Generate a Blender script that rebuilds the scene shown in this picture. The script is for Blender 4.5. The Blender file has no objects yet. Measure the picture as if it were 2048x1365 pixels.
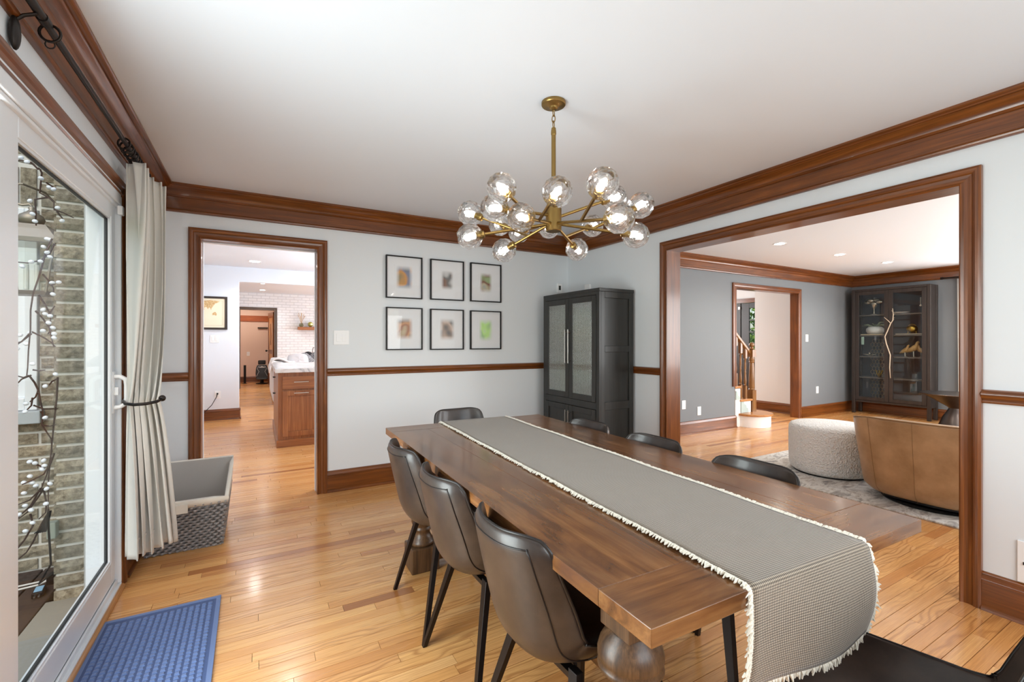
import bpy, bmesh, math, random
from mathutils import Vector, Matrix, Euler
R = math.radians
random.seed(7)
SC = bpy.context.scene
COL = SC.collection

# ------------------------------------------------------------------ camera
CAM_H = 1.262
cd = bpy.data.cameras.new('camera')
cd.sensor_width = 36.0
cd.lens = 36.0 * 904.0 / 2048.0
cd.clip_start = 0.02
cam = bpy.data.objects.new('camera', cd)
cam.location = (0, 0, CAM_H)
cam.rotation_euler = (R(90), 0, R(-29.44))
COL.objects.link(cam)
SC.camera = cam

# ------------------------------------------------------------------ world, daylight, exposure
w = bpy.data.worlds.new('sky')
SC.world = w
w.use_nodes = True
nt = w.node_tree
bg = nt.nodes['Background']
sky = nt.nodes.new('ShaderNodeTexSky')
sky.sky_type = 'NISHITA'
sky.sun_disc = False
sky.sun_elevation = R(48)
sky.sun_rotation = R(200)
sky.air_density = 1.0
sky.dust_density = 2.5
nt.links.new(sky.outputs['Color'], bg.inputs['Color'])
bg.inputs['Strength'].default_value = 0.30

def area_light(name, loc, rot, sx, sy, watts, col=(0.97, 0.985, 1.0)):
    """daylight of that size"""
    l = bpy.data.lights.new(name, 'AREA')
    l.shape = 'RECTANGLE'; l.size = sx; l.size_y = sy
    l.energy = watts; l.color = col
    o = bpy.data.objects.new(name, l)
    o.location = loc; o.rotation_euler = rot
    COL.objects.link(o)
    return o
# rot: area lights shine along local -Z
area_light('daylight_front_window', (1.35, -0.93, 1.30), (R(76), 0, 0), 2.3, 0.95, 35, (0.91, 0.965, 1.0))            # toward +Y
area_light('daylight_sliding_door', (-0.76, 1.36, 0.95), (R(90), 0, R(-90)), 0.9, 1.45, 57, (0.91, 0.965, 1.0))        # toward +X
area_light('daylight_living_far', (9.40, 1.45, 1.35), (R(90), 0, R(90)), 1.9, 1.5, 98)           # toward -X
area_light('fill_living_front', (6.4, -0.93, 1.45), (R(90), 0, 0), 3.4, 1.4, 135)  # added fill at an unseen living room window
area_light('fill_kitchen', (2.80, 6.4, 1.55), (R(90), 0, R(90)), 2.0, 1.1, 115, (0.92, 0.96, 1.0))  # fill lamp added before the unseen kitchen side wall
area_light('fill_family', (5.9, 11.2, 1.5), (R(90), 0, R(90)), 3.4, 1.6, 270, (0.92, 0.96, 1.0))  # added lamp brightening the family room from its unseen side
area_light('fill_hall', (6.9, 7.7, 1.7), (R(-90), 0, 0), 1.6, 1.4, 80)  # added hall fill; the wall behind it has no window

vs = SC.view_settings
vs.view_transform = 'Standard'
vs.look = 'None'
vs.exposure = 0.12
vs.gamma = 1.0
vs.use_curve_mapping = False
SC.cycles.caustics_reflective = False
SC.cycles.caustics_refractive = False
SC.cycles.max_bounces = 10
SC.cycles.diffuse_bounces = 7
SC.cycles.glossy_bounces = 4
SC.cycles.transmission_bounces = 8
SC.cycles.transparent_max_bounces = 16
SC.cycles.sample_clamp_indirect = 6.0

# ------------------------------------------------------------------ material helpers
def lin(r, g, b):
    f = lambda c: (c / 255 / 12.92) if c / 255 <= 0.04045 else ((c / 255 + 0.055) / 1.055) ** 2.4
    return (f(r), f(g), f(b), 1.0)

def mat(name, col, rough=0.5, metal=0.0, coat=0.0, spec=0.5, sheen=0.0):
    m = bpy.data.materials.new(name)
    m.use_nodes = True
    b = m.node_tree.nodes['Principled BSDF']
    b.inputs['Base Color'].default_value = col
    b.inputs['Roughness'].default_value = rough
    b.inputs['Metallic'].default_value = metal
    b.inputs['Coat Weight'].default_value = coat
    b.inputs['Coat Roughness'].default_value = 0.12
    b.inputs['Specular IOR Level'].default_value = spec
    b.inputs['Sheen Weight'].default_value = sheen
    return m

class N:
    """tiny node-building helper"""
    def __init__(s, m):
        s.t = m.node_tree; s.b = s.t.nodes.get('Principled BSDF')
    def new(s, kind, **kw):
        n = s.t.nodes.new('ShaderNode' + kind)
        for k, v in kw.items():
            if k.startswith('i_'):
                n.inputs[k[2:].replace('_', ' ')].default_value = v
            else:
                setattr(n, k, v)
        return n
    def link(s, a, b): s.t.links.new(a, b)
    def coords(s, scale=(1, 1, 1), kind='Object', rot=(0, 0, 0), loc=(0, 0, 0)):
        tc = s.new('TexCoord'); mp = s.new('Mapping')
        mp.inputs['Scale'].default_value = scale
        mp.inputs['Rotation'].default_value = rot
        mp.inputs['Location'].default_value = loc
        s.link(tc.outputs[kind], mp.inputs['Vector'])
        return mp.outputs['Vector']
    def noise(s, vec, scale=5, detail=4, rough=0.5, dist=0.0):
        n = s.new('TexNoise'); s.link(vec, n.inputs['Vector'])
        n.inputs['Scale'].default_value = scale; n.inputs['Detail'].default_value = detail
        n.inputs['Roughness'].default_value = rough; n.inputs['Distortion'].default_value = dist
        return n.outputs['Fac']
    def ramp(s, fac, stops):
        r = s.new('ValToRGB'); s.link(fac, r.inputs['Fac'])
        e = r.color_ramp.elements
        while len(e) > len(stops): e.remove(e[-1])
        while len(e) < len(stops): e.new(0.5)
        for k, (p, c) in enumerate(stops):
            e[k].position = p; e[k].color = c
        return r.outputs['Color']
    def mix(s, fac, a, b, mode='MIX'):
        n = s.new('Mix', data_type='RGBA', blend_type=mode)
        for sock, v in ((n.inputs[0], fac), (n.inputs[6], a), (n.inputs[7], b)):
            if hasattr(v, 'default_value') or hasattr(v, 'is_output'): s.link(v, sock)
            else: sock.default_value = v
        return n.outputs[2]
    def math(s, op, a, b=None, c=None):
        n = s.new('Math', operation=op)
        for k, v in enumerate((a, b, c)):
            if v is None: continue
            if hasattr(v, 'is_output'): s.link(v, n.inputs[k])
            else: n.inputs[k].default_value = v
        return n.outputs[0]
    def bump(s, h, strength=0.2, dist=0.002, prev=None):
        n = s.new('Bump'); n.inputs['Strength'].default_value = strength; n.inputs['Distance'].default_value = dist
        s.link(h, n.inputs['Height'])
        if prev is not None: s.link(prev, n.inputs['Normal'])
        s.link(n.outputs['Normal'], s.b.inputs['Normal'])
        return n.outputs['Normal']
    def color(s, c): s.link(c, s.b.inputs['Base Color'])
    def rough(s, c): s.link(c, s.b.inputs['Roughness'])

def paint(name, col, bump=0.05):
    m = mat(name, col, 0.55, spec=0.3)
    n = N(m)
    n.bump(n.noise(n.coords(), 260, 3), bump, 0.001)
    return m

def wood(name, c_dark, c_mid, c_light, axis='X', fine=1.0, rough=0.35, coat=0.25, streak=0.55, blotch=0.25):
    m = mat(name, c_mid, rough, coat=coat)
    n = N(m)
    lo, hi = 1.6, 34 * fine
    sc = {'X': (lo, hi, hi), 'Y': (hi, lo, hi), 'Z': (hi, hi, lo)}[axis]
    sc2 = {'X': (2, 260 * fine, 260 * fine), 'Y': (260 * fine, 2, 260 * fine), 'Z': (260 * fine, 260 * fine, 2)}[axis]
    v = n.coords(sc)
    g = n.noise(v, 1.0, 6, 0.6, 1.2)
    c = n.ramp(g, [(0.22, c_dark), (0.5, c_mid), (0.78, c_light)])
    f = n.noise(n.coords(sc2), 1.0, 3, 0.6)
    c = n.mix(n.math('MULTIPLY', n.ramp(f, [(0.40, (1, 1, 1, 1)), (0.55, (0, 0, 0, 1))]), streak), c, c_dark)
    bl = n.noise(n.coords((1, 1, 1)), 3.0, 3, 0.5)
    c = n.mix(n.math('MULTIPLY', n.ramp(bl, [(0.35, (1, 1, 1, 1)), (0.6, (0, 0, 0, 1))]), blotch), c, c_dark)
    n.color(c)
    n.bump(f, 0.08, 0.001)
    return m

def cloth(name, col, scale=900, rough=0.9, bump=0.3):
    m = mat(name, col, rough, sheen=0.2, spec=0.2)
    n = N(m)
    k = n.noise(n.coords(), scale, 2)
    n.color(n.mix(n.math('MULTIPLY', k, 0.25), col, tuple(x * 0.72 for x in col[:3]) + (1,)))
    n.bump(k, bump, 0.002)
    return m

def leather(name, col, col2, rough=0.42, scale=6):
    m = mat(name, col, rough, coat=0.15, spec=0.5)
    n = N(m)
    v = n.coords()
    a = n.noise(v, scale, 5, 0.6)
    n.color(n.ramp(a, [(0.32, col), (0.70, col2)]))
    vo = n.new('TexVoronoi', feature='DISTANCE_TO_EDGE'); n.link(v, vo.inputs['Vector']); vo.inputs['Scale'].default_value = 420
    n.bump(n.math('ADD', vo.outputs['Distance'], n.math('MULTIPLY', n.noise(v, 60, 4), 0.3)), 0.12, 0.001)
    return m

def emit(name, col, strength):
    m = bpy.data.materials.new(name); m.use_nodes = True
    t = m.node_tree; t.nodes.remove(t.nodes['Principled BSDF'])
    e = t.nodes.new('ShaderNodeEmission'); e.inputs['Color'].default_value = col; e.inputs['Strength'].default_value = strength
    t.links.new(e.outputs[0], t.nodes['Material Output'].inputs['Surface'])
    return m

def pane(name, tint=(0.96, 0.98, 0.97, 1), refl=1.0, rough=0.0, flute=None):
    """thin glass: mostly transparent with fresnel reflection"""
    m = bpy.data.materials.new(name); m.use_nodes = True
    t = m.node_tree; t.nodes.remove(t.nodes['Principled BSDF'])
    tr = t.nodes.new('ShaderNodeBsdfTransparent'); tr.inputs['Color'].default_value = tint
    gl = t.nodes.new('ShaderNodeBsdfGlossy'); gl.inputs['Roughness'].default_value = rough
    lw = t.nodes.new('ShaderNodeLayerWeight'); lw.inputs['Blend'].default_value = 0.5
    pw = t.nodes.new('ShaderNodeMath'); pw.operation = 'POWER'; pw.inputs[1].default_value = 5.0
    mu = t.nodes.new('ShaderNodeMath'); mu.operation = 'MULTIPLY_ADD'; mu.inputs[1].default_value = 0.9 * refl; mu.inputs[2].default_value = 0.04 * refl; mu.use_clamp = True
    mx = t.nodes.new('ShaderNodeMixShader')
    t.links.new(lw.outputs['Facing'], pw.inputs[0]); t.links.new(pw.outputs[0], mu.inputs[0]); t.links.new(mu.outputs[0], mx.inputs[0])
    t.links.new(tr.outputs[0], mx.inputs[1]); t.links.new(gl.outputs[0], mx.inputs[2])
    t.links.new(mx.outputs[0], t.nodes['Material Output'].inputs['Surface'])
    return m

# ------------------------------------------------------------------ geometry helpers
class B:
    def __init__(s):
        s.v = []; s.f = []; s.tf = None; s.uv = None
    def add(s, vs, fs):
        o = len(s.v)
        if s.tf is not None: vs = [tuple(s.tf @ Vector(p)) for p in vs]
        s.v += [tuple(p) for p in vs]
        s.f += [tuple(i + o for i in f) for f in fs]
        return s
    def box(s, x0, x1, y0, y1, z0, z1):
        vs = [(x, y, z) for z in (z0, z1) for y in (y0, y1) for x in (x0, x1)]
        return s.add(vs, [(0, 2, 3, 1), (4, 5, 7, 6), (0, 1, 5, 4), (2, 6, 7, 3), (0, 4, 6, 2), (1, 3, 7, 5)])
    def hexa(s, p):
        """8 corners, ordered like box()"""
        return s.add(p, [(0, 2, 3, 1), (4, 5, 7, 6), (0, 1, 5, 4), (2, 6, 7, 3), (0, 4, 6, 2), (1, 3, 7, 5)])
    def tube(s, pts, r, seg=8, caps=True, closed=False, sq=False):
        pts = [Vector(p) for p in pts]; n = len(pts)
        rs = r if isinstance(r, (list, tuple)) else [r] * n
        vs = []; up = None
        for i, p in enumerate(pts):
            if closed: d = pts[(i + 1) % n] - pts[i - 1]
            else: d = pts[min(i + 1, n - 1)] - pts[max(i - 1, 0)]
            d.normalize()
            if up is None:
                up = Vector((0, 0, 1)) if abs(d.z) < 0.9 else Vector((0, 1, 0))
            a = d.cross(up)
            if a.length < 1e-5: a = d.cross(Vector((1, 0.1, 0)))
            a.normalize(); b2 = a.cross(d).normalized(); up = b2
            for k in range(seg):
                an = 2 * math.pi * k / seg + (math.pi / 4 if sq else 0)
                vs.append(p + (a * math.cos(an) + b2 * math.sin(an)) * rs[i] * (1.414 if sq else 1))
        fs = []
        m = n if closed else n - 1
        for i in range(m):
            j = (i + 1) % n
            for k in range(seg):
                k2 = (k + 1) % seg
                fs.append((i * seg + k, i * seg + k2, j * seg + k2, j * seg + k))
        if caps and not closed:
            fs.append(tuple(range(seg - 1, -1, -1))); fs.append(tuple((n - 1) * seg + k for k in range(seg)))
        return s.add(vs, fs)
    def cyl(s, p0, p1, r0, r1=None, seg=16):
        return s.tube([p0, p1], [r0, r0 if r1 is None else r1], seg)
    def lathe(s, prof, c=(0, 0, 0), seg=24, caps=True):
        vs = []; fs = []; n = len(prof)
        for r, z in prof:
            for k in range(seg):
                a = 2 * math.pi * k / seg
                vs.append((c[0] + r * math.cos(a), c[1] + r * math.sin(a), c[2] + z))
        for i in range(n - 1):
            for k in range(seg):
                k2 = (k + 1) % seg
                fs.append((i * seg + k, i * seg + k2, (i + 1) * seg + k2, (i + 1) * seg + k))
        if caps:
            fs.append(tuple(range(seg - 1, -1, -1))); fs.append(tuple((n - 1) * seg + k for k in range(seg)))
        return s.add(vs, fs)
    def prism(s, poly, axis, lo, hi):
        """poly: 2-D points in the two other axes (order x,y,z without axis)"""
        n = len(poly)
        def P(p, t):
            q = list(p); q.insert('xyz'.index(axis), t); return tuple(q)
        vs = [P(p, lo) for p in poly] + [P(p, hi) for p in poly]
        fs = [tuple(range(n - 1, -1, -1)), tuple(range(n, 2 * n))]
        fs += [(i, (i + 1) % n, n + (i + 1) % n, n + i) for i in range(n)]
        return s.add(vs, fs)
    def grid(s, fn, nu, nv, closed_u=False):
        vs = [fn(i / (nu if closed_u else nu - 1), j / (nv - 1)) for j in range(nv) for i in range(nu)]
        fs = []
        for j in range(nv - 1):
            for i in range(nu if closed_u else nu - 1):
                i2 = (i + 1) % nu
                fs.append((j * nu + i, j * nu + i2, (j + 1) * nu + i2, (j + 1) * nu + i))
        return s.add(vs, fs)
    def ball(s, c, rx, ry=None, rz=None, seg=12, rings=8):
        ry = rx if ry is None else ry; rz = rx if rz is None else rz
        vs = [(c[0], c[1], c[2] - rz)]; fs = []
        for j in range(1, rings):
            t = math.pi * j / rings
            for k in range(seg):
                a = 2 * math.pi * k / seg
                vs.append((c[0] + rx * math.sin(t) * math.cos(a), c[1] + ry * math.sin(t) * math.sin(a), c[2] - rz * math.cos(t)))
        vs.append((c[0], c[1], c[2] + rz)); L = len(vs) - 1
        for k in range(seg):
            k2 = (k + 1) % seg
            fs.append((0, 1 + k2, 1 + k))
            for j in range(rings - 2):
                a0 = 1 + j * seg
                fs.append((a0 + k, a0 + k2, a0 + seg + k2, a0 + seg + k))
            a0 = 1 + (rings - 2) * seg
            fs.append((a0 + k, a0 + k2, L))
        return s.add(vs, fs)
    def mesh(s, name):
        me = bpy.data.meshes.new(name)
        me.from_pydata(s.v, [], s.f); me.update()
        bm = bmesh.new(); bm.from_mesh(me)
        bmesh.ops.recalc_face_normals(bm, faces=bm.faces)
        bm.to_mesh(me); bm.free()
        return me
    def build(s, name, m, parent=None, smooth=False, bev=0.0, world=True, flip=False, sub=0, solid=0.0):
        me = s.mesh(name)
        if m is not None: me.materials.append(m)
        o = bpy.data.objects.new(name, me); COL.objects.link(o)
        if parent is not None:
            o.parent = parent
            if world: o.matrix_parent_inverse = Matrix.Translation(-Vector(parent.location))
        if smooth == 'auto':
            me.polygons.foreach_set('use_smooth', [True] * len(me.polygons))
            try: me.set_sharp_from_angle(angle=R(35))
            except Exception: pass
        elif smooth:
            me.polygons.foreach_set('use_smooth', [True] * len(me.polygons))
        if solid:
            md = o.modifiers.new('thickness', 'SOLIDIFY'); md.thickness = abs(solid); md.offset = -1 if solid > 0 else 1
        if bev:
            md = o.modifiers.new('edge', 'BEVEL'); md.width = bev; md.segments = 2; md.limit_method = 'ANGLE'; md.angle_limit = R(40)
        if sub:
            md = o.modifiers.new('smooth', 'SUBSURF'); md.levels = sub; md.render_levels = sub
        return o

def tag(o, label, cat, group=None, kind=None):
    o['label'] = label; o['category'] = cat
    if group: o['group'] = group
    if kind: o['kind'] = kind
    return o

def thing(name, label, cat, loc=(0, 0, 0), rotz=0.0, group=None, kind=None):
    o = bpy.data.objects.new(name, None)
    o.empty_display_size = 0.05
    COL.objects.link(o)
    o.location = loc; o.rotation_euler = (0, 0, rotz)
    return tag(o, label, cat, group, kind)

def struct(name, label, cat, bm, m, **kw):
    return tag(bm.build(name, m, **kw), label, cat, kind='structure')

def dup(root, loc=None, rotz=None, label=None, group=None):
    r = root.copy(); COL.objects.link(r)
    if loc is not None: r.location = loc
    if rotz is not None: r.rotation_euler = (0, 0, rotz)
    if label: r['label'] = label
    if group: r['group'] = group
    for ch in list(root.children):
        c = ch.copy(); COL.objects.link(c); c.parent = r; c.matrix_parent_inverse = ch.matrix_parent_inverse.copy()
        for g in list(ch.children):
            d = g.copy(); COL.objects.link(d); d.parent = c; d.matrix_parent_inverse = g.matrix_parent_inverse.copy()
    return r

def moulding(bm, prof, p0, p1, n, m0=0, m1=0):
    """sweep profile [(out, z)] from p0 to p1 (x,y); n = unit outward normal (x,y); m0/m1 mitre (+1 shrinks inside corner)"""
    p0 = Vector((p0[0], p0[1], 0)); p1 = Vector((p1[0], p1[1], 0)); n = Vector((n[0], n[1], 0))
    d = (p1 - p0).normalized()
    k = len(prof); vs = []
    for o, z in prof: vs.append(p0 + n * o + d * o * m0 + Vector((0, 0, z)))
    for o, z in prof: vs.append(p1 + n * o - d * o * m1 + Vector((0, 0, z)))
    fs = [(i, (i + 1) % k, k + (i + 1) % k, k + i) for i in range(k)]
    fs += [tuple(range(k - 1, -1, -1)), tuple(range(k, 2 * k))]
    bm.add(vs, fs)
    return bm

CAS = [(0, 0), (0, .020), (.006, .024), (.012, .020), (.016, .017), (.030, .015), (.044, .017), (.050, .024), (.058, .028), (.068, .028), (.074, .024), (.078, .022), (.078, 0)]
def casing(root, m, axis, plane, sgn, a0, a1, top, bot=0.0, wdt=.078, legs=(1, 1), bots=None):
    """moulded door casing round an opening a0..a1 (inner edges), head at top (inner). axis 'x': wall y=plane; axis 'y': wall x=plane; sgn = outward"""
    k = wdt / .078
    def P(a, o, z):
        return (a, plane + sgn * o, z) if axis == 'x' else (plane + sgn * o, a, z)
    n = len(CAS)
    fsq = [(i, (i + 1) % n, n + (i + 1) % n, n + i) for i in range(n)] + [tuple(range(n - 1, -1, -1)), tuple(range(n, 2 * n))]
    for side, on in ((-1, legs[0]), (1, legs[1])):
        if not on: continue
        a = a0 if side < 0 else a1
        bz = bot if bots is None else bots[0 if side < 0 else 1]
        vs = [P(a + side * u * k, o, bz) for u, o in CAS] + [P(a + side * u * k, o, top + u * k) for u, o in CAS]
        B().add(vs, fsq).build('casing_leg', m[0], root)
    vs = [P(a0 - u * k, o, top + u * k) for u, o in CAS] + [P(a1 + u * k, o, top + u * k) for u, o in CAS]
    B().add(vs, fsq).build('casing_head', m[1], root)
# ------------------------------------------------------------------ materials
M_wall = paint('wall_paint', lin(223, 227, 230))
M_ceil = paint('ceiling_paint', lin(229, 235, 243))
M_gray = paint('grey_paint', lin(122, 127, 131))
M_hall = paint('hall_paint', lin(226, 226, 226))
M_kit = paint('kitchen_paint', lin(224, 230, 238))
D1, D2, D3 = lin(68, 33, 10), lin(120, 65, 22), lin(154, 90, 37)
M_trX = wood('stained_trim_x', D1, D2, D3, 'X', 1.0, 0.30, 0.35, 0.35, 0.2)
M_trY = wood('stained_trim_y', D1, D2, D3, 'Y', 1.0, 0.30, 0.35, 0.35, 0.2)
M_trZ = wood('stained_trim_z', D1, D2, D3, 'Z', 1.0, 0.30, 0.35, 0.35, 0.2)
M_white = mat('white_plastic', lin(240, 240, 240), 0.35)
M_vinyl = mat('white_vinyl', lin(230, 234, 238), 0.32)
M_black = mat('black_metal', lin(28, 26, 26), 0.42, 0.6)
M_dark = mat('dark_gap', lin(20, 16, 13), 0.9)
M_brass = mat('brushed_brass', lin(150, 122, 72), 0.34, 1.0)
M_chrome = mat('brushed_nickel', lin(200, 198, 192), 0.28, 1.0)
M_glass = pane('window_glass', (0.95, 0.975, 0.96, 1), 0.30)

def oak_floor():
    m = mat('oak_floor', lin(206, 150, 96), 0.26, coat=0.25)
    n = N(m)
    at = n.new('Attribute', attribute_name='prnd'); rnd = at.outputs['Fac']
    at2 = n.new('Attribute', attribute_name='prnd2'); rnd2 = at2.outputs['Fac']
    tc = n.new('TexCoord')
    off = n.new('CombineXYZ'); n.link(n.math('MULTIPLY', rnd, 37.0), off.inputs[0]); n.link(n.math('MULTIPLY', rnd2, 53.0), off.inputs[1])
    ad = n.new('VectorMath', operation='ADD'); n.link(tc.outputs['Object'], ad.inputs[0]); n.link(off.outputs[0], ad.inputs[1])
    def sc(v):
        mp = n.new('Mapping'); mp.inputs['Scale'].default_value = v; n.link(ad.outputs[0], mp.inputs['Vector']); return mp.outputs['Vector']
    base = n.ramp(rnd, [(0.0, lin(204, 140, 78)), (0.06, lin(216, 154, 90)), (0.35, lin(232, 176, 110)), (0.62, lin(216, 154, 90)), (0.86, lin(236, 184, 122)), (0.97, lin(202, 136, 78)), (0.997, lin(160, 102, 56))])
    # cathedral rings: distorted bands across the board
    d = n.noise(sc((2.2, 7, 1)), 1.0, 2, 0.5)
    sep = n.new('SeparateXYZ'); n.link(ad.outputs[0], sep.inputs[0])
    ph = n.math('ADD', n.math('MULTIPLY', sep.outputs[1], 260.0), n.math('MULTIPLY', d, 46.0))
    ring = n.math('MULTIPLY_ADD', n.math('SINE', ph), 0.5, 0.5)
    ring = n.math('POWER', ring, 3.0)
    fine = n.noise(sc((5, 320, 1)), 1.0, 4, 0.65)
    mid = n.noise(sc((1.6, 46, 1)), 1.0, 4, 0.6, 0.8)
    some = n.ramp(rnd2, [(0.45, (0.06, 0.06, 0.06, 1)), (0.75, (0.55, 0.55, 0.55, 1))])
    c = n.mix(n.math('MULTIPLY', ring, some), base, lin(150, 90, 46))
    c = n.mix(n.math('MULTIPLY', n.ramp(fine, [(0.42, (1, 1, 1, 1)), (0.56, (0, 0, 0, 1))]), 0.30), c, lin(140, 84, 44))
    c = n.mix(n.math('MULTIPLY', n.ramp(mid, [(0.3, (1, 1, 1, 1)), (0.6, (0, 0, 0, 1))]), 0.32), c, lin(176, 112, 62))
    n.color(c)
    n.rough(n.math('MULTIPLY_ADD', mid, 0.14, 0.18))
    n.bump(fine, 0.06, 0.0008)
    return m
M_oak = oak_floor()

# ------------------------------------------------------------------ floor
XL, XR, YB, YF, HC = -0.62, 2.99, 4.04, -1.0, 2.385       # dining room
YG, XG, HL = 4.15, 9.48, 2.43                              # living room
YK, YBR = 8.57, 13.95                                      # kitchen end wall, brick wall
fl = struct('floor', 'honey oak strip floor running through all the rooms', 'floor',
            B().box(-.74, 9.6, -1.12, 4.16, -0.06, -0.012).box(-2.6, 9.6, 4.16, 16.2, -0.06, -0.012), M_dark)
def cam_proj(x, y, z):
    s, c = math.sin(R(29.44)), math.cos(R(29.44))
    D = x * s + y * c
    return (1024 + 904 * (x * c - y * s) / max(D, 1e-3), 682.5 - 904 * (z - CAM_H) / max(D, 1e-3), D)
rng = random.Random(3)
PW = 0.0575
planks = []
yy = -1.0; 
while yy < 16.0:
    x = -2.55 if yy > 4.16 else -0.62
    xe = 9.5 if yy < 8.4 else 6.0
    if yy > 14.1: xe = 2.2
    x0 = x; first = True
    while x < xe:
        L = rng.choice((0.32, 0.5, 0.65, 0.8, 0.95, 1.15, 1.4)) + rng.uniform(-.08, .08)
        if first: L *= rng.uniform(.3, 1); first = False
        x1 = min(x + L, xe)
        planks.append((x, x1, yy, yy + PW)); x = x1
    yy += PW
def score(p):
    cx, cy = (p[0] + p[1]) / 2, (p[2] + p[3]) / 2
    best = 0
    for t in (0.1, 0.5, 0.9):
        u, v, D = cam_proj(p[0] + (p[1] - p[0]) * t, cy, 0)
        if D > 0.3 and -40 < u < 2090 and v < 1400:
            best += 1.0 / D ** 2
    if 0.66 < cx < 1.6 and 0.6 < cy < 2.6: best *= 0.35       # under the table
    if cy > 4.1 and cx > 0.5: best = 0
    if -0.62 <= cx <= 2.95 or (cx > 2.95 and 0.8 < cy): return best * (p[1] - p[0]) ** 0.5
    return 0
order = sorted(range(len(planks)), key=lambda i: -score(planks[i]))
single = set(order[:300])
G = 0.0011
rest = B(); rest_r = []; rest_r2 = []
def plank_geo(b, p):
    x0, x1, y0, y1 = p
    x0 += G * .7; x1 -= G * .7; y0 += G; y1 -= G
    b.add([(x0, y0, -.012), (x1, y0, -.012), (x1, y1, -.012), (x0, y1, -.012), (x0, y0, -.0002), (x1, y0, -.0002), (x1, y1, -.0002), (x0, y1, -.0002),
           (x0 + .0003, y0 + .0003, 0), (x1 - .0003, y0 + .0003, 0), (x1 - .0003, y1 - .0003, 0), (x0 + .0003, y1 - .0003, 0)],
          [(0, 1, 5, 4), (1, 2, 6, 5), (2, 3, 7, 6), (3, 0, 4, 7), (4, 5, 9, 8), (5, 6, 10, 9), (6, 7, 11, 10), (7, 4, 8, 11), (8, 9, 10, 11)])
def put_attr(me, a, b):
    for nm, vals in (('prnd', a), ('prnd2', b)):
        at = me.attributes.new(nm, 'FLOAT', 'FACE')
        at.data.foreach_set('value', vals)
for i, p in enumerate(planks):
    r1, r2 = rng.random(), rng.random()
    if i in single:
        b = B(); plank_geo(b, p)
        me = bpy.data.meshes.new('plank'); me.from_pydata(b.v, [], b.f); me.update()
        put_attr(me, [r1] * 9, [r2] * 9); me.materials.append(M_oak)
        o = bpy.data.objects.new('plank', me); COL.objects.link(o); o.parent = fl
    else:
        plank_geo(rest, p); rest_r += [r1] * 9; rest_r2 += [r2] * 9
me = bpy.data.meshes.new('far_planks'); me.from_pydata(rest.v, [], rest.f); me.update()
put_attr(me, rest_r, rest_r2); me.materials.append(M_oak)
o = bpy.data.objects.new('far_planks', me); COL.objects.link(o); o.parent = fl; o['kind'] = 'stuff'

# ------------------------------------------------------------------ dining room shell
struct('wall_back', 'white dining room wall with the six framed pictures', 'wall',
       B().box(-.74, -.375, YB, YB + .12, 0, HC).box(.449, 3.11, YB, YB + .11, 0, HC).box(-.375, .449, YB, YB + .12, 2.034, HC), M_wall)
struct('wall_right', 'white wall with the wide opening to the living room', 'wall',
       B().box(XR, XR + .12, YF, .827, 0, HC).box(XR, XR + .12, 2.658, YB, 0, HC).box(XR, XR + .12, .827, 2.658, 2.034, HC), M_wall)
struct('wall_left', 'white wall around the sliding patio door', 'wall',
       B().box(XL - .12, XL, YF, .84, 0, HC).box(XL - .12, XL, 3.03, YB, 0, HC).box(XL - .12, XL, .84, 3.03, 2.03, HC), M_wall)
struct('wall_front', 'white dining room wall behind the head chair', 'wall',
       B().box(-.74, .15, YF - .12, YF, 0, HC).box(2.55, 3.11, YF - .12, YF, 0, HC).box(.15, 2.55, YF - .12, YF, 0, .80).box(.15, 2.55, YF - .12, YF, 2.18, HC), M_wall)
struct('ceiling', 'smooth white dining room ceiling', 'ceiling', B().box(-.74, 3.11, YF - .12, YB + .12, HC, HC + .06), M_ceil)

CROWN = [(0, 2.195), (.018, 2.195), (.024, 2.199), (.026, 2.207), (.022, 2.215), (.014, 2.219), (.014, 2.302), (.022, 2.305), (.026, 2.312), (.030, 2.314),
         (.032, 2.320), (.040, 2.334), (.054, 2.346), (.070, 2.353), (.076, 2.360), (.082, 2.361), (.086, 2.367), (.094, 2.369), (.100, 2.374), (.100, HC), (0, HC)]
RAIL = [(0, .970), (.010, .970), (.014, .976), (.012, .984), (.020, .990), (.028, 1.004), (.030, 1.014), (.026, 1.024), (.018, 1.030), (.004, 1.034), (0, 1.034)]
BASE = [(0, 0), (.030, 0), (.029, .010), (.022, .018), (.018, .020), (.016, .138), (.022, .142), (.020, .152), (.014, .160), (.012, .170), (0, .176)]
def run(name, label, cat, prof, p0, p1, n, m, m0=0, m1=0, kind='structure'):
    o = moulding(B(), prof, p0, p1, n, m0, m1).build(name, m, smooth='auto')
    return tag(o, label, cat, kind=kind)
e = .0
run('trim_1', 'stained wood crown moulding above the framed pictures', 'crown moulding', CROWN, (XL, YB), (XR, YB), (0, -1), M_trX, 1, 1)
run('trim_2', 'stained wood crown moulding above the wide living room opening', 'crown moulding', CROWN, (XR, YF), (XR, YB), (-1, 0), M_trY, 1, 1)
run('trim_3', 'stained wood crown moulding above the patio door', 'crown moulding', CROWN, (XL, YF), (XL, YB), (1, 0), M_trY, 1, 1)
run('trim_4', 'stained wood crown moulding above the front window', 'crown moulding', CROWN, (XL, YF), (XR, YF), (0, 1), M_trX, 1, 1)
run('trim_5', 'short stained chair rail between curtain and kitchen doorway', 'chair rail', RAIL, (XL, YB), (-.435, YB), (0, -1), M_trX, 1, 0)
run('trim_6', 'long stained chair rail below the framed pictures', 'chair rail', RAIL, (.509, YB), (XR, YB), (0, -1), M_trX, 0, 1)
run('trim_7', 'stained chair rail between black cabinet and wide opening', 'chair rail', RAIL, (XR, 2.718), (XR, YB), (-1, 0), M_trY, 0, 1)
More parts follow.
